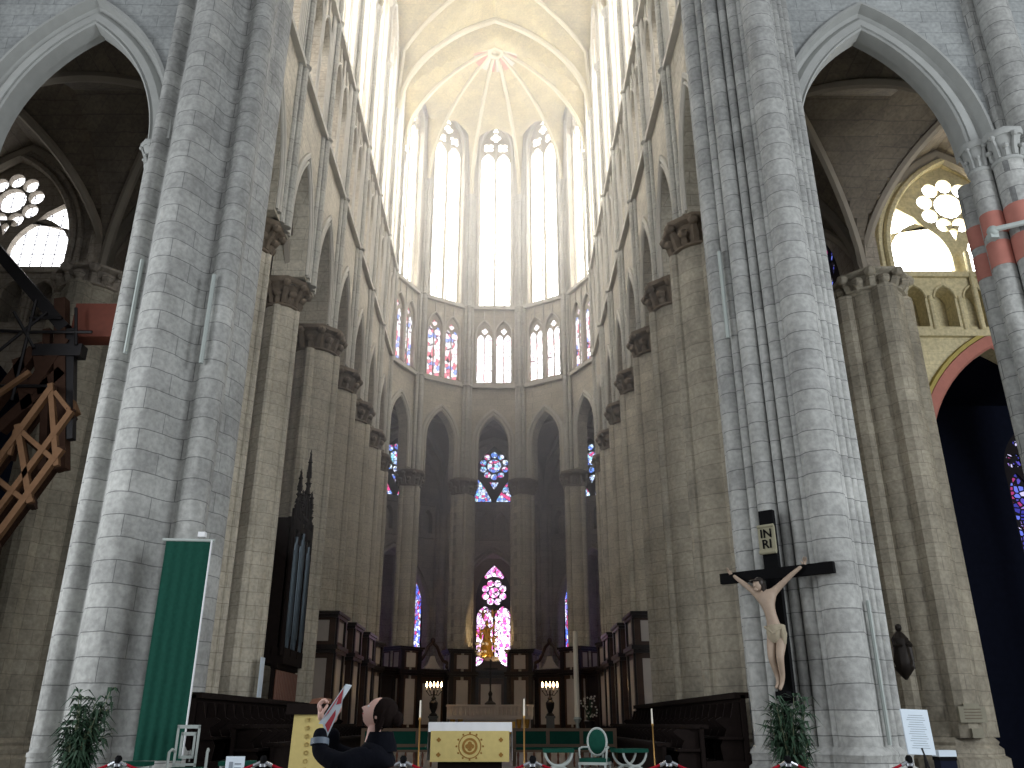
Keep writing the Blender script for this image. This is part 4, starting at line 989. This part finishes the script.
def torchere(x, y, label):
    t = thing('candelabrum', label, 'candelabrum', (x, y, .45), group=None)
    MB().box(-.26, .26, -.26, .26, 0, .12).box(-.2, .2, -.2, .2, .12, 1.35).box(-.25, .25, -.25, .25, 1.35, 1.47).build('pedestal', plain('grey_stone_pedestal', hx(96,96,92), .7), t, smooth=False)
    b = MB(); b.lathe([(.2,1.47),(.22,1.52),(.1,1.62),(.2,1.85),(.23,2.1),(.1,2.25),(.13,2.32),(.05,2.4),(.05,2.75)], 0, 0, 14)
    for k in range(5):
        dx = (k-2)*.19; dy = -.12+.05*abs(k-2); b.tube([(0,0,2.5),(dx*.6,dy,2.45),(dx,dy,2.65)], .022, 6); b.lathe([(.02,2.63),(.055,2.68),(.04,2.7)], dx, dy, 8)
    b.build('stem', M['bronze'], t)
    for k in range(5):
        dx = (k-2)*.19; dy = -.12+.05*abs(k-2)
        c = MB().cyl(dx, dy, .022, 2.68, 2.85, 8).build('candle', M['wax'], t); MB().lathe([(.012,2.85),(.05,2.92),(.035,3.02),(.005,3.12)], dx, dy, 8).build('flame', M['flame'], c)
    return t
tc = torchere(-2.85, 46.2, 'lit five-branch candelabrum on grey pedestal, organ side of the high altar')
dup(tc, (3.15, 46.2, .45), None, 'lit five-branch candelabrum on grey pedestal, crucifix side of the high altar')
for i, ch in enumerate([o for o in bpy.data.objects if o.name.startswith('candelabrum')]): pass
FL = thing('flower_arrangement', 'spray of small white flowers beside the tall paschal candle', 'flowers', (4.75, 42.0, .45))
b = MB(); b.lathe([(.2,0),(.2,1.0),(.28,1.2),(.22,1.25)], 0, 0, 12); b.build('vase', M['bronze'], FL)
b, s_ = MB(), MB()
for i in range(34):
    a, q = rnd.uniform(0, 2*PI), rnd.uniform(.1, .45); z = rnd.uniform(1.4, 2.3); s_.tube([(0,0,1.2),(q*.5*math.cos(a),q*.5*math.sin(a),(1.2+z)/2+.1),(q*math.cos(a),q*math.sin(a),z)], .01, 4); b.ball((q*math.cos(a),q*math.sin(a),z), .045, seg=6, rings=4)
s_.build('stem', M['leaf'], FL); b.build('blossom', M['flower'], FL)
PC = thing('paschal_candle', 'very tall white candle on a stand before the apse screen', 'candle', (4.15, 41.5, .45))
b = MB(); b.lathe([(.26,0),(.28,.1),(.12,.25),(.08,1.1),(.2,1.3),(.12,1.4)], 0, 0, 12); b.build('stand', M['pale_paint'], PC)
MB().cyl(0, 0, .13, 1.35, 5.2, 14, .11).build('wax', M['wax'], PC)

# green benches with turned rails
def bench(x0, x1, y, label):
    L_ = x1-x0; t = thing('upholstered_bench', label, 'bench', ((x0+x1)/2, y, .45)); h = L_/2
    b = MB(); b.box(-h, h, -.05, .05, .92, 1.0); b.box(-h, h, -.05, .05, .5, .58); b.box(-h, h, -.55, -.05, .38, .44)
    for x in (-h, -h/3, h/3, h): b.box(x-.05, x+.05, -.06, .06, 0, 1.0)
    b.build('frame', plain('light_bench_wood', hx(104,84,66), .6), t, smooth=False)
    MB().box(-h+.05, h-.05, -.03, .03, .58, .92).build('backrest', M['green_velvet'], t, smooth=False)
    MB().box(-h+.05, h-.05, -.55, -.05, .44, .5).build('seat', M['green_velvet'], t, smooth=False)
    b = MB()
    n_ = int(L_/.22)
    for i in range(n_): b.lathe([(.02,0),(.035,.1),(.02,.2),(.035,.3),(.02,.38)], -h+.1+i*(L_-.2)/(n_-1), -.5, 6)
    b.build('balusters', M['brown_wood'], t)
    return t
bench(-3.3, -.95, 26.2, 'green upholstered bench behind the freestanding altar, organ side')
bench(1.05, 3.95, 26.2, 'long green upholstered bench behind the freestanding altar, crucifix side')

# ------------------------------------------------------------------ freestanding altar with gold frontal
AL = thing('altar', 'freestanding altar under white linen with gold embroidered frontal', 'altar', (0.0, 20.4, .55))
struct(MB().box(-1.6, 1.6, 19.2, 21.6, .45, .55).build('floor_altar_step', M['floor'], smooth=False))
MB().box(-.7, .7, -.3, .3, 0, .98).build('body', M['oak'], AL, smooth=False)
b = MB(); b.box(-.9, .9, -.42, .42, .98, 1.04); b.build('table_top', M['oak'], AL, smooth=False)
b = MB(); b.box(-.91, .91, -.43, .43, 1.04, 1.06)
cs = []
for z, o in ((1.06, 0), (.95, .01), (.86, .015)): cs.append([(-.92+1.84*i/30, -.435-o-.006*math.sin(i*1.3), z) for i in range(31)])
b.strip(cs)
for sg in (-1, 1):
    b.strip([[(sg*(.915+.02*(1.06-z)+.008*math.sin(i)), -.44+.88*i/16, z) for i in range(17)] for z in (1.06, .8, .5, .28)])
b.build('linen_cloth', M['linen'], AL)
b = MB(); b.box(-.86, .86, -.46, -.435, .26, .88); fr_ = b.build('frontal', M['altar_gold'], AL, smooth=False)
b = MB(); f_ = F(0, 0, 0)
def ringp(b, cx, cz, r, th_): b.plate(f_, circle(cx, cz, r, 28), [circle(cx, cz, r-th_, 28)], .455, .468)
for r_, t_ in ((.25, .02), (.17, .05)): b = MB(); ringp(b, 0, .57, r_, t_); b.build('embroidered_ring', M['brocade'], fr_, smooth=False)
MB().plate(f_, foil(0, .57, .1, 4), [], .455, .47).build('embroidered_cross', M['brocade'], fr_, smooth=False)
for x in (-.68, .68):
    for z in (.7, .4): MB().plate(f_, foil(x, z, .05, 4), [], .455, .468).build('embroidered_motif', M['brocade'], fr_, smooth=False)
for k in range(12): a = 2*PI*k/12; MB().ball((.29*math.cos(a), -.465, .57+.27*math.sin(a)), .022, .006, .022, 6, 4).build('embroidered_dot', M['brocade'], fr_)

# lectern draped in gold
LC = thing('lectern', 'lectern draped in a tall gold cloth beside the visitor', 'lectern', (-3.15, 18.3, .45), R(8))
MB().box(-.3, .3, -.25, .25, 0, 1.3).build('body', M['oak'], LC, smooth=False)
b = MB(); b.box(-.48, .42, -.32, .32, 1.38, 1.48); b.box(-.48, .42, -.36, -.3, 1.3, 1.5); b.build('desk', M['oak'], LC, smooth=False)
b = MB(); cs = []
for z, e in ((1.37, 0), (1.0, .012), (.5, .025), (.02, .04)): cs.append([(-.32-e, -.1, z), (-.32-e, -.29-e, z), (.2, -.3-e, z), (.33+e, -.28, z), (.34+e, .1, z), (.34+e, .28, z)])
b.strip(cs); b.build('cloth', M['altar_gold'], LC, sharp=20)
pe = plain('pale_embroidery', hx(176,150,88), .8)
for k in range(7): MB().plate(F(-.03, 0, 0), foil(0, .3+.15*k, .045, 5), [], .315, .333).build('embroidered_motif', pe, LC, smooth=False)
BK = thing('open_book', 'small open book resting on the lectern desk', 'book', (-3.0, 18.3, 1.95)); b = MB(); b.add([(-.2,-.12,0),(0,-.14,.03),(.2,-.12,0),(.2,.14,.1),(0,.12,.13),(-.2,.14,.1),(-.2,-.12,-.01),(0,-.14,.0),(.2,-.12,-.01),(.2,.14,.0),(0,.12,.0),(-.2,.14,.0)],[(0,1,4,5),(1,2,3,4),(6,11,10,7),(7,10,9,8),(0,6,7,1),(1,7,8,2),(2,8,9,3),(3,9,10,4),(4,10,11,5),(5,11,6,0)]); b.build('pages', M['brown_wood'], BK, smooth=False)

# processional candles
def tall_candle(x, y, z0, top, label):
    t = thing('candle_stand', label, 'candle', (x, y, z0)); h = top-z0
    b = MB(); b.lathe([(.14,0),(.15,.03),(.05,.1),(.015,.15),(.015,h-.36),(.03,h-.33),(.022,h-.3)], 0, 0, 10); b.build('pole', M['brass'], t)
    MB().cyl(0, 0, .018, h-.3, h, 8, .015).build('candle', M['wax'], t)
tall_candle(-.84, 17.0, 0, 1.99, 'tall brass candle stand between the visitor and the gold-fronted altar')
tall_candle(1.12, 17.0, 0, 2.02, 'tall brass candle stand at the crucifix side edge of the gold-fronted altar')
tall_candle(3.9, 19.2, .45, 1.88, 'slim pale pole standing alone before the dark stalls, crucifix side')

# ------------------------------------------------------------------ seats
def x_stool(loc, label, rz=0):
    t = thing('curule_stool', label, 'stool', loc, rz, group=None)
    MB().box(-.27, .27, -.2, .2, .42, .47).build('seat', M['green_velvet'], t, smooth=False)
    for y in (-.17, .17):
        b = MB()
        b.tube([(.24*math.cos(a), y, .44+.2*math.sin(a)) for a in [PI+PI*i/10 for i in range(11)]], .02, 6)
        b.tube([(.24*math.cos(a), y, .04+.2*math.sin(a)) for a in [PI*i/10 for i in range(11)]], .02, 6)
        b.build('curved_leg', M['pale_paint'], t)
    MB().tube([(0, -.17, .24), (0, .17, .24)], .015, 6).build('stretcher', M['pale_paint'], t); return t
s0 = x_stool((1.85, 18.6, .45), 'cross-legged stool between the altar and the oval-backed chair'); s0.scale = (1.15, 1.15, 1.4)
dup(s0, (3.3, 18.6, .45), R(25), 'cross-legged green stool just past the oval-backed chair')
dup(s0, (-5.85, 16.35, .3), R(0), 'cross-legged stool in front of the green banner')
dup(s0, (-4.05, 16.6, .3), R(10), 'cross-legged stool on the choir side of the square-backed armchair')
for p in ((-5.55, 16.4), (-4.5, 16.6), (-5.1, 16.6)): pass
struct(MB().box(-6.4, -3.9, 15.9, 17.2, 0, .3).build('floor_step', M['floor'], smooth=False))
OC = thing('oval_back_armchair', 'pale armchair with oval green back and seat', 'chair', (2.6, 18.7, .45), R(-18))
MB().box(-.27, .27, -.26, .24, .4, .48).build('seat', M['green_velvet'], OC, smooth=False)
b = MB(); b.ball((0, .28, .78), .19, .04, .24, 20, 10); b.build('backrest', M['green_velvet'], OC)
MB().tube([(.2*math.cos(2*PI*i/24), .28+.02*math.sin(2*PI*i/24), .78+.26*math.sin(2*PI*i/24)) for i in range(24)], .025, 6, closed=True).build('back_frame', M['pale_paint'], OC)
MB().box(-.29, .29, -.28, .26, .36, .41).build('seat_frame', M['pale_paint'], OC, smooth=False)
for x in (-.26, .26):
    for y in (-.25, .23): MB().tube([(x, y, .4), (x*1.03, y*1.02, .2), (x*.98, y, 0)], [.028, .022, .015], 6).build('leg', M['pale_paint'], OC)
    MB().tube([(x*.7, .26, .68), (x*1.05, .1, .68), (x*1.1, -.15, .66), (x*1.08, -.18, .55), (x, -.16, .4)], .02, 6).build('armrest', M['pale_paint'], OC)
for x in (-.12, .12): MB().tube([(x, .24, .4), (x, .28, .55)], .022, 6).build('back_post', M['pale_paint'], OC)
AC2 = thing('square_back_armchair', 'pale grey armchair with square open back beside the green banner', 'chair', (-4.85, 16.35, .3), R(12))
MB().box(-.3, .3, -.28, .26, .5, .56).build('seat', M['green_velvet'], AC2, smooth=False)
b = MB(); b.box(-.3, -.26, .24, .28, .5, 1.25); b.box(.06, .1, .24, .28, .5, 1.25); b.box(-.3, .1, .24, .28, 1.2, 1.26); b.box(-.22, .04, .24, .27, 1.08, 1.14); b.box(-.22, .04, .24, .27, .7, .75); b.box(-.22, -.18, .24, .27, .7, 1.14); b.box(.0, .04, .24, .27, .7, 1.14); b.box(-.3, .1, .24, .28, .58, .62); b.build('back_frame', M['pale_paint'], AC2, smooth=False)
for x in (-.29, .29):
    for y in (-.27, .25): MB().tube([(x, y, .54), (x*1.08, y*1.05, 0)], [.03, .022], 6).build('leg', M['pale_paint'], AC2)
    MB().tube([(x, .22, .82), (x*1.05, 0, .86), (x*1.1, -.22, .82), (x*1.1, -.24, .56)], .024, 6).build('armrest', M['pale_paint'], AC2)
b = MB(); b.box(-.31, .31, -.29, .27, .46, .5); b.build('seat_frame', M['pale_paint'], AC2, smooth=False)

# ------------------------------------------------------------------ rope barrier
posts = []
place = [(-7.6, 'by the foot of the undulating pier'), (-5.45, 'below the green banner'), (-3.1, 'beside the gold lectern'), (-.88, 'between the visitor and the altar'), (1.2, 'just past the gold altar frontal'), (3.4, 'before the dark stalls'), (5.3, 'beside the palm under the crucifix'), (7.3, 'next to the white notice board')]
p0 = None
for i, (x, lab) in enumerate(place):
    y = 14.7+(.1 if i % 2 else 0)
    if p0 is None:
        p0 = thing('barrier_post', 'black barrier post '+lab, 'post', (x, y, 0)); 
        MB().lathe([(.16,0),(.16,.02),(.05,.04),(.04,.06),(.04,1.0),(.055,1.01),(.055,1.07),(.03,1.11)], 0, 0, 14).build('pole', M['black'], p0)
        MB().lathe([(.044,.94),(.062,.95),(.062,.99),(.044,1.0)], 0, 0, 14).build('collar', M['chrome'], p0); t = p0
    else: t = dup(p0, (x, y, 0), None, 'black barrier post '+lab)
    posts.append((x, y))
gaps = ['from the undulating pier to the green banner', 'from the green banner to the gold lectern', 'from the lectern to the visitor', 'in front of the freestanding altar', 'from the altar to the oval-backed chair', 'in front of the dark stalls', 'below the crucifix']
for (a, c), g_ in zip(zip(posts, posts[1:]), gaps):
    t = thing('barrier_rope', 'sagging crimson rope '+g_, 'rope', ((a[0]+c[0])/2, (a[1]+c[1])/2, 0)); mx_, my_ = (a[0]+c[0])/2, (a[1]+c[1])/2
    P = [(a[0]-mx_+(c[0]-a[0])*(.03+.94*i/12), a[1]-my_+(c[1]-a[1])*(i/12), 1.0-.22*(1-(2*i/12-1)**2)) for i in range(13)]
    MB().tube(P, .022, 6).build('cord', M['rope'], t)
    for e in (0, -1):
        q = P[e]; d_ = .05 if e == 0 else -.05; MB().tube([(q[0]-d_*.6, q[1], q[2]+.01), (q[0]+d_*1.6, q[1], q[2]-.04)], .03, 8).build('hook', M['chrome'], t)
for x, lab in ((-3.55, 'small white notice hung on the rope beside the lectern'), (-1.3, 'small white notice hung on the rope behind the visitor')):
    t = thing('rope_notice', lab, 'notice', (x, 14.75, .82)); MB().box(-.15, .15, -.05, -.035, 0, .28).build('card', M['paper'], t, smooth=False)
    MB().box(-.09, -.03, -.056, -.05, .08, .2).box(.0, .1, -.056, -.05, .1, .12).box(.0, .1, -.056, -.05, .16, .18).build('print', M['ink'], t, smooth=False)

# notice board and box at the right
NB = thing('notice_board', 'white printed notice board leaning on a stand by the crossing pier', 'notice board', (7.78, 15.3, 0), R(8))
bd = MB().box(-.25, .25, -.03, 0, 1.1, 1.82).build('board', M['paper'], NB, smooth=False); bd.rotation_euler = (R(-6), R(2), 0)
b = MB()
for i in range(15): b.box(-.17+.02*(i%3), .17-.015*(i%4), -.034, -.031, 1.2+i*.037, 1.207+i*.037)
b.build('print', M['ink'], bd, smooth=False)
b = MB(); b.tube([(.1, .12, 1.2), (.05, .1, 0)], .02); b.tube([(0, .1, 0), (.35, .3, 0.02)], .02); b.tube([(0, .1, .02), (-.25, .35, .02)], .02); b.tube([(.05,.1,1.2),(.3,-.0,.0)], .018); b.build('stand', M['steel'], NB)
DB = thing('donation_box', 'small dark blue box with white top card beside the notice board', 'box', (8.32, 15.7, 0))
MB().box(-.14, .14, -.12, .12, 0, 1.02).build('body', M['navy'], DB, smooth=False); b = MB(); b.box(-.15, .15, -.14, .12, 1.06, 1.16); b.build('card', M['paper'], DB, smooth=False)
MB().box(-.15, .15, -.13, .13, 1.0, 1.06).build('lid', M['black'], DB, smooth=False)
# small dark statue, plaques on the aisle pier
SN = thing('bracket_statue', 'small dark statue on a bracket at the flank of the aisle pier', 'statue', (12.45, 25.7, 2.75))
b = MB(); b.lathe([(.03,0),(.1,.08),(.26,.28),(.28,.36)], 0, 0, 10); b.build('bracket', M['bronze'], SN)
b = MB(); b.lathe([(.22,.36),(.27,.5),(.2,.9),(.22,1.15),(.12,1.3),(.06,1.36)], 0, 0, 14, wob=lambda a, z: 1+.08*math.sin(a*6+z*4)); b.tube([(.16,0,1.15),(.24,-.12,.95),(.08,-.25,1.0)], [.07,.06,.04], 6); b.tube([(-.16,0,1.15),(-.24,-.12,.95),(-.05,-.25,.95)], [.07,.06,.04], 6); b.build('robe', M['bronze'], SN)
b = MB(); b.ball((0, -.03, 1.46), .095, .1, .12); b.ball((0, -.13, 1.44), .02, .03, .03, 6, 4); b.build('head', M['bronze'], SN)
MB().box(-.1, .35, .05, .12, .3, 1.0).build('wall_plate', M['bronze'], SN, smooth=False)
PL = thing('plaque', 'carved stone plaque low on the aisle pier', 'plaque', (13.9, 25.12, 1.6)); b = MB(); b.box(-.38, .38, -.0, .12, 0, .42); b.box(-.22, .22, -.0, .12, .42, .5); b.build('tablet', M['plaque'], PL, smooth=False)
b = MB(); 
for i in range(4): b.box(-.24, .24, -.012, 0, .1+i*.08, .12+i*.08)
b.build('inscription', M['capital'], PL, smooth=False)
P2 = thing('plaque', 'small pale card below the carved stone plaque', 'plaque', (13.95, 25.12, 1.2)); MB().box(-.16, .16, 0, .1, 0, .25).build('card', M['plaque'], P2, smooth=False)

# ------------------------------------------------------------------ the visitor
PR = thing('person', 'person in a navy coat with tied dark hair raising a leaflet', 'person', (-.22, 6.5, 0))
# faces -x; y away from the camera
V = [(.06,0,.98),(.05,0,1.14),(.04,0,1.30),(.05,0,1.40),(.05,0,1.46),
     (.0,-.16,1.39),(-.16,-.23,1.33),(-.33,-.17,1.41),(-.335,-.12,1.57),
     (.0,.17,1.39),(-.14,.22,1.34),(-.30,.15,1.42),(-.29,.08,1.56),
     (.06,-.1,.9),(.03,-.11,.5),(.07,-.12,.1),(.06,.1,.9),(.05,.11,.5),(.10,.12,.1)]
E = chain(0,1,2,3,4)+[(3,5)]+chain(5,6,7,8)+[(3,9)]+chain(9,10,11,12)+[(0,13)]+chain(13,14,15)+[(0,16)]+chain(16,17,18)
RR = [(.15,.19),(.14,.18),(.135,.19),(.10,.13),(.075,.075),.092,.082,.062,.052,.092,.08,.062,.052,.11,.075,.055,.11,.075,.055]
skinned('coat', V, E, RR, M['coat'], PR)
b = MB(); b.lathe([(.12,1.41),(.115,1.46),(.098,1.50),(.088,1.54),(.078,1.535)], .07, 0, 16); b.build('collar', M['coat'], PR)
b = MB(); pts = []
b.tube([(-.332,-.155,1.455),(-.334,-.145,1.495)], [.064,.063], 14); b.build('sleeve_band', M['grey_band'], PR)
for y in (-.12, .12): b = MB(); b.ball((.02, y, .05), .14, .055, .06, 12, 6); b.build('shoe', M['black'], PR)
# head, tilted back
HD = bpy.data.objects.new('head', None)
def headmesh():
    b = MB(); seg, rings = 28, 22; vs = []
    for j in range(rings+1):
        p = -PI/2+PI*j/rings
        for i in range(seg):
            a = 2*PI*i/seg; x = math.cos(p)*math.cos(a); y = math.cos(p)*math.sin(a); z = math.sin(p)
            X_, Y_, Z_ = x*.098, y*.075, z*.118
            f = max(0, -x)
            if z < 0: X_ *= 1+.02; Y_ *= 1-.25*(-z); X_ -= .018*(-z)*f
            g = lambda cz, w_, cy=0, wy=.3: math.exp(-((z-cz)/w_)**2-((y-cy)/wy)**2)*f
            X_ -= .030*g(-.12, .13, 0, .16)      # nose
            X_ -= .010*g(.02, .16, 0, .12)
            X_ += .010*g(.12, .09, .35, .2)+.010*g(.12, .09, -.35, .2)   # eye sockets
            X_ -= .010*g(-.42, .06, 0, .22); X_ -= .009*g(-.56, .06, 0, .2)  # lips
            X_ += .006*g(-.49, .03, 0, .3); X_ -= .014*g(-.82, .12, 0, .3)   # chin
            vs.append((X_, Y_, Z_))
    fs = [(j*seg+i, j*seg+(i+1)%seg, (j+1)*seg+(i+1)%seg, (j+1)*seg+i) for j in range(rings) for i in range(seg)]
    b.add(vs, fs)
    for sg in (-1, 1):
        b.ball((.012, sg*.078, -.005), .022, .012, .034, 8, 6)
    b.tube([(.02,0,-.08),(.045,0,-.15),(.06,0,-.2)], [.05,.052,.056], 12)
    return b
hd = headmesh().build('head', M['skin'], PR, sharp=80); hd.scale = (.95, .95, .95); hd.location = (.04, 0, 1.66); hd.rotation_euler = (0, R(26), 0)
for sg in (-1, 1):
    e = MB().ball((-.083, sg*.03, .016), .012, .014, .010, 10, 8).build('eye', M['linen'], hd); 
MB().tube([(-.097, -.022, -.05), (-.103, 0, -.05), (-.097, .022, -.05)], [.004,.006,.004], 6).build('mouth', M['red_print'], hd)
b = MB(); seg = 24; vs = []
b.lathe([(.100*math.cos(t)+.002, .112*math.sin(t)+.026) for t in [-1.0+2.55*i/14 for i in range(15)]], .040, 0, 40, wob=lambda a, z: 1+.035*math.sin(a*11+z*30)+.02*math.sin(a*23))
b.lathe([(.056*math.cos(t)+.001, .055*math.sin(t)+.03) for t in [-1.5+3.0*i/10 for i in range(11)]], .14, 0, 24, wob=lambda a, z: 1+.07*math.sin(a*7+z*60))
b.tube([(.05, -.075, .0), (.055, -.07, -.07), (.06, -.05, -.12)], [.03, .03, .012], 8); b.tube([(.05, .075, .0), (.055, .07, -.07), (.06, .05, -.12)], [.03, .03, .012], 8)
b.build('hair', M['hair'], hd)
# hands round the leaflet
def hand(name, ox, oy, oz, sg):
    V = [(ox, oy, oz-.05), (ox-.005, oy, oz), (ox-.01, oy, oz+.045)]; E = [(0,1),(1,2)]; r = [(.026,.026), (.034,.02), (.034,.018)]
    for k in range(4):
        i = len(V); y = oy+(-.03+.02*k); l_ = (.85, 1, .96, .78)[k]
        V += [(ox-.02, y, oz+.06), (ox-.005, y, oz+.06+.03*l_), (ox+.022, y, oz+.065+.035*l_), (ox+.04, y, oz+.05+.03*l_)]; E += [(2,i),(i,i+1),(i+1,i+2),(i+2,i+3)]; r += [.0095,.009,.0085,.0075]
    i = len(V); V += [(ox+.012, oy+sg*.03, oz+.01), (ox+.035, oy+sg*.035, oz+.04), (ox+.045, oy+sg*.02, oz+.065)]; E += [(1,i),(i,i+1),(i+1,i+2)]; r += [.012,.011,.009]
    return skinned(name, V, E, r, M['skin'], PR, sub=1)
hand('hand', -.345, -.115, 1.655, -1); hand('hand', -.29, .07, 1.64, 1)
LF = thing('leaflet', 'large stiff leaflet printed in red held up by the visitor', 'leaflet', (-.335-.22, 6.42, 1.665), 0)
lf = MB(); lf.add([(-.02,-.05,-.07),(.155,-.08,.19),(.165,.1,.19),(0.0,.12,-.07),(-.014,-.05,-.074),(.161,-.08,.186),(.171,.1,.186),(.006,.12,-.074)],[(0,1,2,3),(7,6,5,4),(0,4,5,1),(1,5,6,2),(2,6,7,3),(3,7,4,0)]); lf.build('card', M['paper'], LF, smooth=False)
lf = MB(); lf.add([(.0,-.065,-.05),(.155,-.088,.185),(.14,-.09,.04),(.05,-.07,-.16)],[(0,1,2,3)]); lf.build('page', M['paper'], LF, smooth=False)
lf = MB(); lf.add([(.01,-.069,-.045),(.145,-.092,.16),(.135,-.094,.06),(.1,-.09,.05),(.115,-.09,.1),(.05,-.08,0)],[(0,1,2,3,4,5)]); lf.add([(.03,-.074,-.08),(.1,-.088,.02),(.1,-.086,-.02),(.055,-.076,-.13)],[(0,1,2,3)]); lf.build('print', M['red_print'], LF, smooth=False)

# ------------------------------------------------------------------ added scatter volume, imitates lens glare round the choir windows
hz = bpy.data.materials.new('glare_scatter'); hz.use_nodes = True; hz.node_tree.nodes.remove(hz.node_tree.nodes['Principled BSDF'])
sc_ = hz.node_tree.nodes.new('ShaderNodeVolumeScatter'); sc_.inputs['Density'].default_value = 0.016; sc_.inputs['Anisotropy'].default_value = 0.35
hz.node_tree.links.new(sc_.outputs[0], hz.node_tree.nodes['Material Output'].inputs['Volume'])
ha = MB().prism([(-5.6, 19), (5.6, 19), (5.6, 47), (4, 51.5), (1.4, 53.4), (-1.4, 53.4), (-4, 51.5), (-5.6, 47)], 6, 46.5).build('glare_volume', hz, smooth=False); ha['kind'] = 'stuff'; ha['label'] = 'added glow volume imitating lens glare in the choir below the high windows'; ha['category'] = 'glare_volume'

# ------------------------------------------------------------------ what repeats belongs together
GROUPS = {'barrier_post': 'posts of the rope barrier', 'barrier_rope': 'crimson ropes of the barrier', 'rope_notice': 'white notices on the rope barrier', 'curule_stool': 'cross-legged sanctuary stools',
          'candelabrum': 'lit candelabra beside the high altar', 'upholstered_bench': 'green benches behind the altar', 'candle_stand': 'tall processional candle stands', 'conduit': 'pale conduits on the crossing piers',
          'potted_palm': 'potted palms at the crossing piers', 'choir_stalls': 'choir stalls', 'marble_screen': 'marble screens round the sanctuary', 'crossing_pier': 'crossing piers', 'aisle_pier': 'piers between the aisles', 'plaque': 'plaques on the aisle pier'}
for o in bpy.data.objects:
    if o.parent is None and o.get('label'):
        st = o.name.split('.')[0]
        if st in GROUPS: o['group'] = GROUPS[st]
        elif st == 'pier': o['group'] = 'columns of the apse' if 'apse column' in o['label'] else ('round piers of the choir' if 'choir pier' in o['label'] else 'piers of the transept wall')
